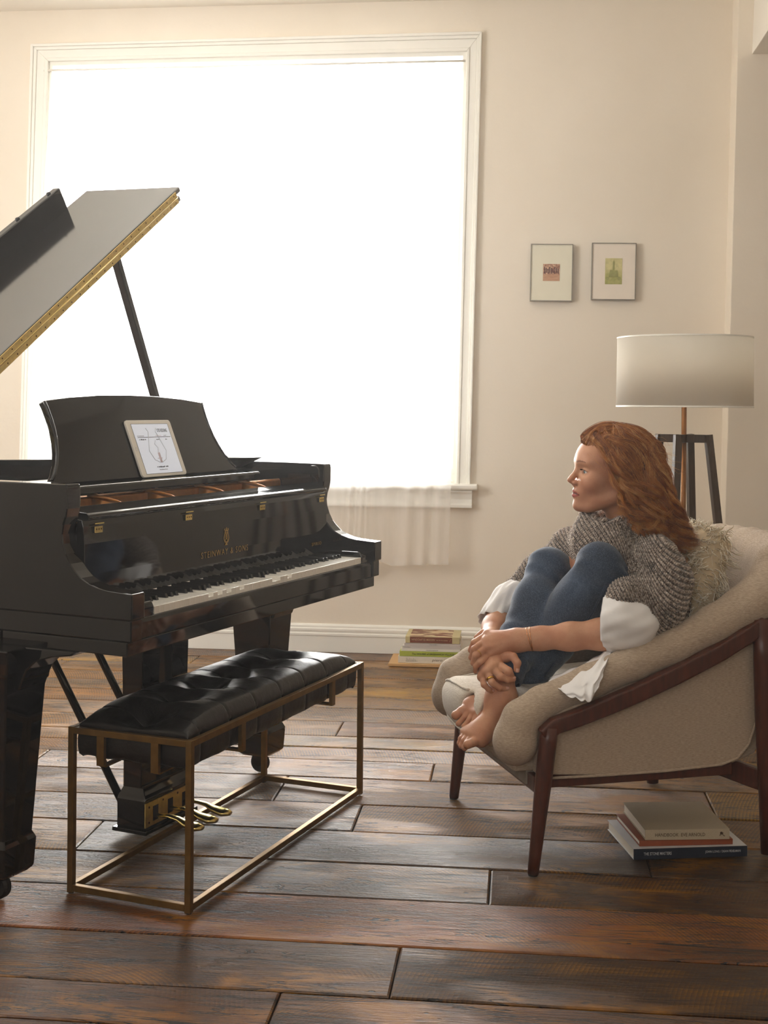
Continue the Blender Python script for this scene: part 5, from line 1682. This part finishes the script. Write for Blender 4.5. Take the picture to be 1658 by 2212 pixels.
# ---------- jeans
f = limb_field([hipN, hipF, kneeN, kneeF, ankN, ankF], .16, .0045)
f.chain([wn(hipN), wn(hipN.lerp(kneeN, .5)), wn(kneeN)], [.088, .080, .060], .03)
f.chain([wn(hipF), wn(hipF.lerp(kneeF, .5)), wn(kneeF)], [.088, .078, .058], .03)
f.chain([wn(kneeN), wn(kneeN.lerp(ankN, .30) + Vector((.004, 0, 0))), wn(kneeN.lerp(ankN, .62)), wn(kneeN.lerp(ankN, .88))], [.062, .073, .064, .048], .025)
f.chain([wn(kneeF), wn(kneeF.lerp(ankF, .30) + Vector((.004, 0, 0))), wn(kneeF.lerp(ankF, .62)), wn(kneeF.lerp(ankF, .84))], [.060, .070, .060, .047], .025)
f.ell(wn(kneeN + Vector((-.006, -.01, .006))), (.060, .058, .058), .02); f.ell(wn(kneeF + Vector((-.006, -.01, .004))), (.058, .056, .056), .02)
f.ell(wn(pel), (.13, .15, .10), .05)
f.smooth(1)
V_, F_ = f.mesh(); V_ = relax(V_, F_, 2); N_ = vnormals(V_, F_)
# folds: bunching behind the knees and at the hems
amp = np.zeros(len(V_))
for c, r in ((kneeN + Vector((.05, 0, -.05)), .06), (kneeF + Vector((.05, 0, -.05)), .06), (kneeN.lerp(ankN, .84), .05), (kneeF.lerp(ankF, .80), .05), (pel, .16)):
    amp += np.exp(-((V_ - np.array(c)) ** 2).sum(1) / r ** 2)
w_ = np.sin(V_ @ np.array([60., 40., 150.]) + 2 * np.sin(V_ @ np.array([20., 30., 10.])))
V_ = V_ + N_ * (np.minimum(amp, 1.2) * .0060 * w_ + .0016 * np.sin(V_ @ np.array([35., 60., 25.]) + 3 * np.sin(V_ @ np.array([15., 10., 22.]))))[:, None]
jn = npmesh('jeans', V_, F_, M['denim']); wpar(jn)
# cuffs and side seams
def hemring(k_, a_, t0, t1, r0, r1, mat, name, wob=.002, n=44, thick=.004):
    ax_ = (a_ - k_).normalized(); q = ax_.to_track_quat('Z', 'Y').to_matrix()
    V = []; F = []; m = 6
    for i in range(m + 1):
        t_ = i / m; c = k_.lerp(a_, t0 + (t1 - t0) * t_); r = r0 + (r1 - r0) * t_
        for k in range(n):
            a = 2 * PI * k / n; rr = r + wob * math.sin(a * 5 + i) + wob * .6 * math.sin(a * 9 + 2)
            V.append(c + q @ Vector((math.cos(a) * rr, math.sin(a) * rr, 0)))
    for i in range(m):
        for k in range(n): F.append((i * n + k, i * n + (k + 1) % n, (i + 1) * n + (k + 1) % n, (i + 1) * n + k))
    o = npmesh(name, V, F, mat); wpar(o); s_ = o.modifiers.new('solid', 'SOLIDIFY'); s_.thickness = thick; s_.offset = 0
    return o
hemring(kneeN, ankN, .80, .95, .051, .047, M['denim'], 'jeans_cuff')
hemring(kneeF, ankF, .76, .90, .051, .047, M['denim'], 'jeans_cuff')
seam = []
for k_, a_, sg in ((kneeN, ankN, 1),):
    for d in (0, .005):
        pts = []
        for t_ in np.linspace(.02, .80, 24):
            c = k_.lerp(a_, t_); rr = np.interp(t_, [0, .3, .62, .88], [.062, .073, .064, .048]) + .0045
            c = c + Vector((.010, 0, 0)) * math.exp(-((t_ - .3) / .2) ** 2)
            ax_ = (a_ - k_).normalized(); out_ = Vector((.55, -1, .1)); out_ = (out_ - ax_ * out_.dot(ax_)).normalized()
            sd = ax_.cross(out_)
            pts.append(list(c + (out_ + sd * (d * 14)).normalized() * rr))
        seam.append(pts)
o = strands('jeans_seam', seam, .0010, .0010, simple('denim_seam_thread', '4a5c78', .8)); wpar(o)

# ---------- sweater
slN = [shN, P(1412, 1262, 3.665), P(1390, 1318, 3.635)]
f = Field(np.array([.28, 3.42, .42]), np.array([1.02, 4.24, 1.10]), .0037)
spine_ = pel + Vector((.02, 0, .05))
f.chain([wn(chest + Vector((.045, .01, .03))), wn((chest + spine_) / 2 + Vector((.050, -.01, 0))), wn(spine_ + Vector((.03, -.02, .02)))], [.115, .125, .130], .08)
f.chain([wn(shN + Vector((.0, .01, -.008))), wn(chest + Vector((.02, .02, .045))), wn(shF + Vector((0, 0, -.01)))], [.062, .085, .055], .06)
f.ell(wn(P(1310, 1170, 3.84)), (.105, .115, .075), .06)
# wide near sleeve, gathered above the elbow
f.chain([wn(shN + Vector((.005, 0, -.005))), wn(P(1428, 1250, 3.68)), wn(P(1410, 1305, 3.655)), wn(P(1378, 1345, 3.645))], [.064, .076, .084, .066], .05)
f.ell(wn(P(1345, 1290, 3.60)), (.045, .050, .048), .04)
f.cone(wn(P(1352, 1276, 3.62)), wn(P(1385, 1368, 3.64)), .036, .050, .03)
# far sleeve, seen beyond the far knee
f.chain([wn(shF), wn(P(1165, 1235, 4.03)), wn(P(1118, 1285, 4.02))], [.058, .052, .050], .04)
# cowl
cc = HP(-.004, 0, -.143)
for a in np.linspace(0, 2 * PI, 22)[:-1]:
    for rr_, dz, r_ in ((.072, .010, .024), (.084, -.024, .028), (.088, -.050, .030)):
        p = cc + Vector((-math.cos(a) * (rr_ + .008 * math.cos(a)), -math.sin(a) * rr_, dz + .010 * math.sin(a * 1.0 + 1.0) + .012 * math.cos(a * 2 + .6) - .004 * math.cos(a)))
        f.ell(wn(p), (r_, r_, r_ * 1.0), .016)
f.smooth(2)
V_, F_ = f.mesh(); V_ = relax(V_, F_, 2); N_ = vnormals(V_, F_)
# knit coordinates: u across the ribs, v along
Wd = V_ - np.array(chest)
dcowl = np.exp(-((V_ - np.array(cc)) ** 2).sum(1) / .105 ** 2 * 1.3)
dsl = 1 / (1 + np.exp(-((V_[:, 0] - (Hc.x + .045)) * 40)))
u1 = V_[:, 0] * .75 + V_[:, 2] * .85 - V_[:, 1] * .3     # diagonal on the chest
u2 = V_[:, 2] * .95 + V_[:, 0] * .45 - V_[:, 1] * .2         # around the sleeve
u3 = V_[:, 2] * .9 - V_[:, 0] * .35
u = u1 * (1 - dsl) + u2 * dsl
u = np.where(dcowl > .35, u3, u)
v = V_[:, 0] - V_[:, 2] * .5 - V_[:, 1] * .6
rib = np.sin(u * 2 * PI / .0150)
big = np.sin(V_ @ np.array([18., 22., 34.]) + 1.5 * np.sin(V_ @ np.array([9., -12., 21.])))
V_ = V_ + N_ * (.0026 * rib + .0035 * big + rng.normal(0, .0005, len(V_)))[:, None]
sw = npmesh('sweater', V_, F_, M['knit']); wpar(sw)
ka = sw.data.attributes.new('knit', 'FLOAT_VECTOR', 'POINT')
ka.data.foreach_set('vector', np.stack([u, v, 0 * u], 1).astype(np.float32).ravel())
# collar fold ridge and stray fuzz
fz = []
for i in rng.choice(len(V_), 2600):
    p = V_[i]; n = N_[i]; d = n * .5 + rng.normal(0, .6, 3); d /= np.linalg.norm(d); s_ = rng.normal(0, .5, 3)
    fz.append([p, p + d * .004, p + d * .0065 + s_ * .0028])
o = strands('sweater_fuzz', fz, .00028, .00015, simple('pale_wool_fuzz', 'a99c8f', .9), None); wpar(o); o['kind'] = 'stuff'
ch_ = []

# ---------- white shirt: cuffs and the tail over the chair arm
def cloth_tube(name, cs, rs, n=64, seed=0, wr=.004, thick=.0018, sq=None, tw=0):
    V = []; F = []; m = len(cs)
    r_ = np.random.default_rng(seed); ph = r_.uniform(0, 6, 6)
    ref = None
    for i in range(m):
        t_ = (cs[min(i + 1, m - 1)] - cs[max(i - 1, 0)]).normalized()
        if ref is None: ref = Vector((0, 0, 1))
        a_ = (ref - t_ * ref.dot(t_)).normalized(); b_ = t_.cross(a_)
        for k in range(n):
            a = 2 * PI * k / n
            w_ = wr * (math.sin(a * 3 + ph[0] + i * .45) + .7 * math.sin(a * 7 + ph[1] - i * .3) + .5 * math.sin(a * 12 + ph[2] + i * .9))
            rr = rs[i] + w_ * (.4 + .6 * i / m)
            V.append(cs[i] + (a_ * math.cos(a) + b_ * math.sin(a)) * rr)
    for i in range(m - 1):
        for k in range(n): F.append((i * n + k, i * n + (k + 1) % n, (i + 1) * n + (k + 1) % n, (i + 1) * n + k))
    o = npmesh(name, V, F, M['shirt']); wpar(o)
    s_ = o.modifiers.new('solid', 'SOLIDIFY'); s_.thickness = thick; s_.offset = 0
    return o
def interp(pts, n):
    pts = [np.array(p, float) for p in pts]; m = len(pts) - 1; out_ = []
    for i in range(n):
        t_ = i / (n - 1) * m; k = min(int(t_), m - 1); f_ = t_ - k
        p0, p1, p2, p3 = pts[max(k - 1, 0)], pts[k], pts[k + 1], pts[min(k + 2, m)]
        out_.append(.5 * (2 * p1 + (p2 - p0) * f_ + (2 * p0 - 5 * p1 + 4 * p2 - p3) * f_ ** 2 + (3 * p1 - p0 - 3 * p2 + p3) * f_ ** 3))
    return out_
cs = [Vector(p) for p in interp([P(1392, 1330, 3.62), P(1372, 1340, 3.605), P(1345, 1345, 3.60), P(1318, 1343, 3.605), P(1303, 1342, 3.61)], 14)]
cloth_tube('shirt_cuff', cs, list(np.interp(np.linspace(0, 1, 14), [0, .25, .6, .9, 1], [.055, .072, .080, .074, .068])), seed=3, wr=.0045)
cs = [Vector(p) for p in interp([P(1120, 1275, 4.00), P(1098, 1295, 3.97), P(1078, 1320, 3.93), P(1063, 1345, 3.90)], 12)]
cloth_tube('shirt_cuff', cs, list(np.interp(np.linspace(0, 1, 12), [0, .3, 1], [.038, .048, .046])), seed=5, wr=.004)
# tail: a sheet draped over the roll
TL_ = [
 [(1192, 1462, 3.63), (1215, 1452, 3.62), (1245, 1440, 3.62), (1275, 1425, 3.62), (1300, 1408, 3.63), (1322, 1398, 3.66)],
 [(1183, 1474, 3.560), (1212, 1464, 3.535), (1243, 1452, 3.530), (1272, 1437, 3.535), (1300, 1420, 3.550), (1318, 1406, 3.60)],
 [(1190, 1482, 3.520), (1218, 1478, 3.490), (1246, 1468, 3.485), (1270, 1455, 3.490), (1297, 1440, 3.495), (1310, 1428, 3.53)],
 [(1204, 1488, 3.485), (1226, 1491, 3.455), (1250, 1484, 3.450), (1270, 1474, 3.455), (1292, 1460, 3.455), (1303, 1448, 3.49)],
 [(1222, 1498, 3.455), (1240, 1503, 3.435), (1258, 1499, 3.430), (1270, 1490, 3.435), (1285, 1480, 3.435), (1297, 1466, 3.46)],
 [(1240, 1506, 3.440), (1252, 1511, 3.425), (1264, 1512, 3.418), (1275, 1515, 3.415), (1283, 1498, 3.425), (1292, 1482, 3.445)],
]
rows_ = [[np.array(P(*q)) for q in r] for r in TL_]
fine = [interp(r, 26) for r in rows_]
cols = [interp([fine[i][j] for i in range(len(fine))], 26) for j in range(26)]
V = []; F = []
for j in range(26):
    for i in range(26):
        p = cols[j][i].copy(); p[1] -= .004 + .007 * math.sin(j * .75 + i * .22) * math.sin(i * .20 + .5) + .004 * math.sin(i * .9 - j * .35); p[2] += .003 * math.sin(j * .9 + i * .5)
        V.append(p)
for j in range(25):
    for i in range(25): k = j * 26 + i; F.append((k, k + 1, k + 27, k + 26))
o = npmesh('shirt_tail', V, F, M['shirt']); wpar(o); s_ = o.modifiers.new('solid', 'SOLIDIFY'); s_.thickness = .0016
# the same shirt bunched on the seat at the far side
f = limb_field([P(1000, 1420, 3.95), P(1050, 1400, 3.92)], .06, .004)

# ---------- hair
f = Field((-.25, -.13, -.22), (.13, .13, .17), .0042)
f.ell((-.004, 0, .056), (.102, .077, .083), .0)
f.ell((-.050, 0, .010), (.085, .088, .085), .04)
f.chain([(-.070, 0, .02), (-.105, 0, -.060), (-.135, .005, -.120)], [.068, .052, .034], .05)
for s in (-1, 1): f.chain([(-.03, s * .055, .03), (-.055, s * .062, -.04), (-.085, s * .058, -.08)], [.028, .026, .020], .03)
# keep the face clear
f.ell((.108, 0, -.012), (.084, .110, .103), .012, op='cut')
f.smooth(1)
V_, F_ = f.mesh(); V_ = relax(V_, F_, 2)
hb = npmesh('hair_volume', V_ @ Rn.T + tn, F_, M['hair_dark']); wpar(hb)
hs = []; ht = []
def lock(ctrl, nst, spread0, spread1, amp, turns, phase, m=26, shrink=.25, tone=None):
    base = np.array(interp(ctrl, m)); t_ = np.linspace(0, 1, m)
    tan = np.gradient(base, axis=0); tan /= np.linalg.norm(tan, axis=1, keepdims=True) + 1e-9
    up_ = np.array([0.1, 1.0, .1]); s1 = np.cross(tan, up_); s1 /= np.linalg.norm(s1, axis=1, keepdims=True) + 1e-9; s2 = np.cross(tan, s1)
    a = amp * np.clip((t_ - .22) / .5, 0, 1) ** 1.1
    w = 2 * PI * turns * t_ ** 1.15 + phase
    cen = base + s1 * (a * np.sin(w))[:, None] + s2 * (a * .8 * np.cos(w))[:, None]
    lt = rng.uniform(.05, .85) if tone is None else tone
    for _ in range(int(nst * 1.7)):
        ht.append(np.clip(lt + rng.normal(0, .14), 0, 1))
        o1, o2 = rng.normal(0, 1, 2); sp = spread0 + (spread1 - spread0) * t_
        sp = sp * np.where(t_ > .8, 1 - shrink * (t_ - .8) / .2, 1)
        p = cen + s1 * (o1 * sp)[:, None] + s2 * (o2 * sp)[:, None]
        e = int(m * rng.uniform(.88, 1.0)) if rng.uniform() < .5 else m
        fz_ = rng.normal(0, .0011, 3) * t_[:, None] ** 2 * 3
        hs.append((p + fz_ + rng.normal(0, .0006, (m, 3)).cumsum(0) * .5)[:e] @ Rn.T + tn)
def S(th_, ph_, r=1.0, c=(-.004, 0, .058), R=(.107, .083, .088)):
    """a point on the scalp: th_ from front (0) to back (180), ph_ elevation"""
    a, b = math.radians(th_), math.radians(ph_)
    R = (R[0] if math.cos(a) > 0 else .128, R[1], R[2])
    return (c[0] + R[0] * math.cos(a) * math.cos(b) * r, c[1] + R[1] * math.sin(a) * math.cos(b) * r, c[2] + R[2] * math.sin(b) * r)
for s in (1, -1):
    N_l = 96 if s == 1 else 34
    for i in range(N_l):
        q = (i + .5) / N_l
        # roots along the parting; ends fan over shoulder and back
        th0 = rng.uniform(8, 150); el = rng.uniform(58, 84)
        th_mid = 25 + 130 * q
        r0 = S(s * min(th0, th_mid), el, 1.02)
        r1 = S(s * (th_mid * .85 + 5), 42, 1.05)
        r2 = S(s * (62 + 88 * q), 8, 1.08 + .05 * rng.uniform())
        ex = -.035 - .150 * q + rng.normal(0, .012); ez = -.085 - .050 * q + rng.normal(0, .018)
        if q > .8: ez -= .050 * rng.uniform()
        y_ = s * (.088 - .045 * q ** 2 + rng.normal(0, .010))
        mid = (r2[0] * .45 + ex * .55 + .004, (r2[1] * .5 + y_ * .5) * 1.08, (r2[2] + ez) / 2)
        k_ = .93 + .11 * rng.uniform()
        lock([r0, tuple(np.array(r1) * k_), tuple(np.array(r2) * k_), mid, (ex, y_, ez), (ex - .012 + .02 * math.sin(i), y_ * .98, ez - .022)], 19, .0030, .0023, .0190 + .009 * rng.uniform(), 2.9 + .3 * math.sin(i), q * 9 + rng.normal(0, .6), shrink=.6)
# long curl hanging down the back of the shoulder
for i in range(14):
    q = i / 13
    lock([S(130, 40, 1.04), (-.105, .075, .03), (-.140, .078 - .01 * q, -.035), (-.165 - .015 * q, .075, -.10), (-.185 - .012 * q, .070, -.150), (-.205 - .03 * q, .066, -.190 - .008 * q)], 18, .002, .0026, .020, 2.6, i * 1.3, shrink=.6)
# swept back from forehead and temple
for i in range(52):
    q = i / 51
    a0 = 6 + 44 * q
    r0 = (.094 - .066 * q ** 1.1, .008 + .066 * q ** .8, .108 - .085 * q ** 1.3)
    lock([tuple(np.array(r0) * .90), r0, S(a0 + 20, 62 - 32 * q, 1.09), S(a0 + 50, 46 - 30 * q, 1.12), S(a0 + 78, 20 - 22 * q, 1.12), (-.045 - .02 * q, .094, -.035 - .02 * q), (-.060 - .03 * q, .090, -.080)], 15, .0020, .0030, .0120, 2.0, i * .15, shrink=.6)
for i in range(16):
    q = i / 15
    r0 = (.094 - .02 * q, -.004 - .05 * q, .112 - .03 * q)
    lock([r0, S(-a0 * .6 - 10, 72 - 20 * q, 1.08), S(-60, 50 - 20 * q, 1.09), S(-100, 15, 1.08), (-.04, -.085, -.04)], 12, .0018, .003, .004, 1.5, i)
# top of head, front to back
for i in range(34):
    y_ = -.045 + .09 * i / 33
    lock([(.074 - abs(y_) * .5, y_ * .9, .098 - abs(y_) * .25), (.0925 - abs(y_) * .5, y_ * .95, .118 - abs(y_) * .25), (.045, y_, .1475 - y_ * y_ * 9), (-.01, y_ * 1.1, .151 - y_ * y_ * 9), (-.065, y_ * 1.2, .125 - y_ * y_ * 8), (-.108, y_ * 1.3, .068), (-.128, y_ * 1.3, .0)], 13, .0022, .0035, .0035, 1.4, i)
for i in range(64):
    th_ = 70 + 112 * (i / 63); 
    lock([S(th_ * .8, 82, 1.03), S(th_, 55, 1.06), S(th_, 22, 1.08), S(th_ + 4, -8, 1.10), (-.080 - .07 * (i / 63), .085 - .06 * (i / 63), -.060), (-.095 - .09 * (i / 63), .080 - .055 * (i / 63), -.115)], 16, .0034, .0030, .0150, 2.6, i * .18, shrink=.6)
# curls by the ear and jaw
for i in range(12):
    q = i / 11
    lock([S(62 + 12 * q, 12, 1.04), (.012 - .03 * q, .084, -.012), (.004 - .03 * q, .090, -.045), (-.008 - .045 * q, .092, -.080 - .012 * q), (.004 - .06 * q, .090, -.104)], 14, .0016, .0022, .018, 2.2, i * 2, shrink=.6)
# loose ringlets lying over the mass, falling to shoulder, back and chest
for i in range(46):
    q = (i + .5) / 46
    st = S(58 + 110 * q, 4 + 22 * math.sin(i * 1.7), 1.13)
    ex, ez = -.020 - .165 * q + .010 * math.sin(i * 5), -.098 - .062 * q ** 1.3 + .022 * math.sin(i * 2.3)
    yy = .104 - .050 * q ** 2
    lock([tuple(np.array(st) * .93), (st[0] * .8 + ex * .2, max(st[1], yy * .95), st[2] * .75 + ez * .25), (st[0] * .4 + ex * .6 + .004, yy + .004, st[2] * .4 + ez * .6), (ex, yy, ez), (ex + .010 * math.sin(i * 3), yy * .96, ez - .026)],
         16, .0010, .0019, .0105 + .0035 * math.sin(i * 1.3) ** 2, 3.6 + .7 * math.sin(i * 2.1), i * 2.4, m=40, shrink=.8, tone=.25 + .65 * ((i * 7) % 10) / 10)
# fly-aways
for i in range(70):
    a = rng.uniform(30, 150); p = np.array(S(a, rng.uniform(-10, 60), 1.05)); d = p - np.array((-.004, 0, .058)); d /= np.linalg.norm(d)
    pts = [p + d * u * .035 * rng.uniform(.4, 1) + np.array([-.05, .0, -.03]) * u + rng.normal(0, .003, 3) * u for u in np.linspace(0, 1, 6)]
    hs.append(np.array(pts) @ Rn.T + tn); ht.append(.7)
ho = strands('hair_strands', hs, .00052, .00022, M['hair'], None, 1, tones=ht); wpar(ho); ho['kind'] = 'stuff'
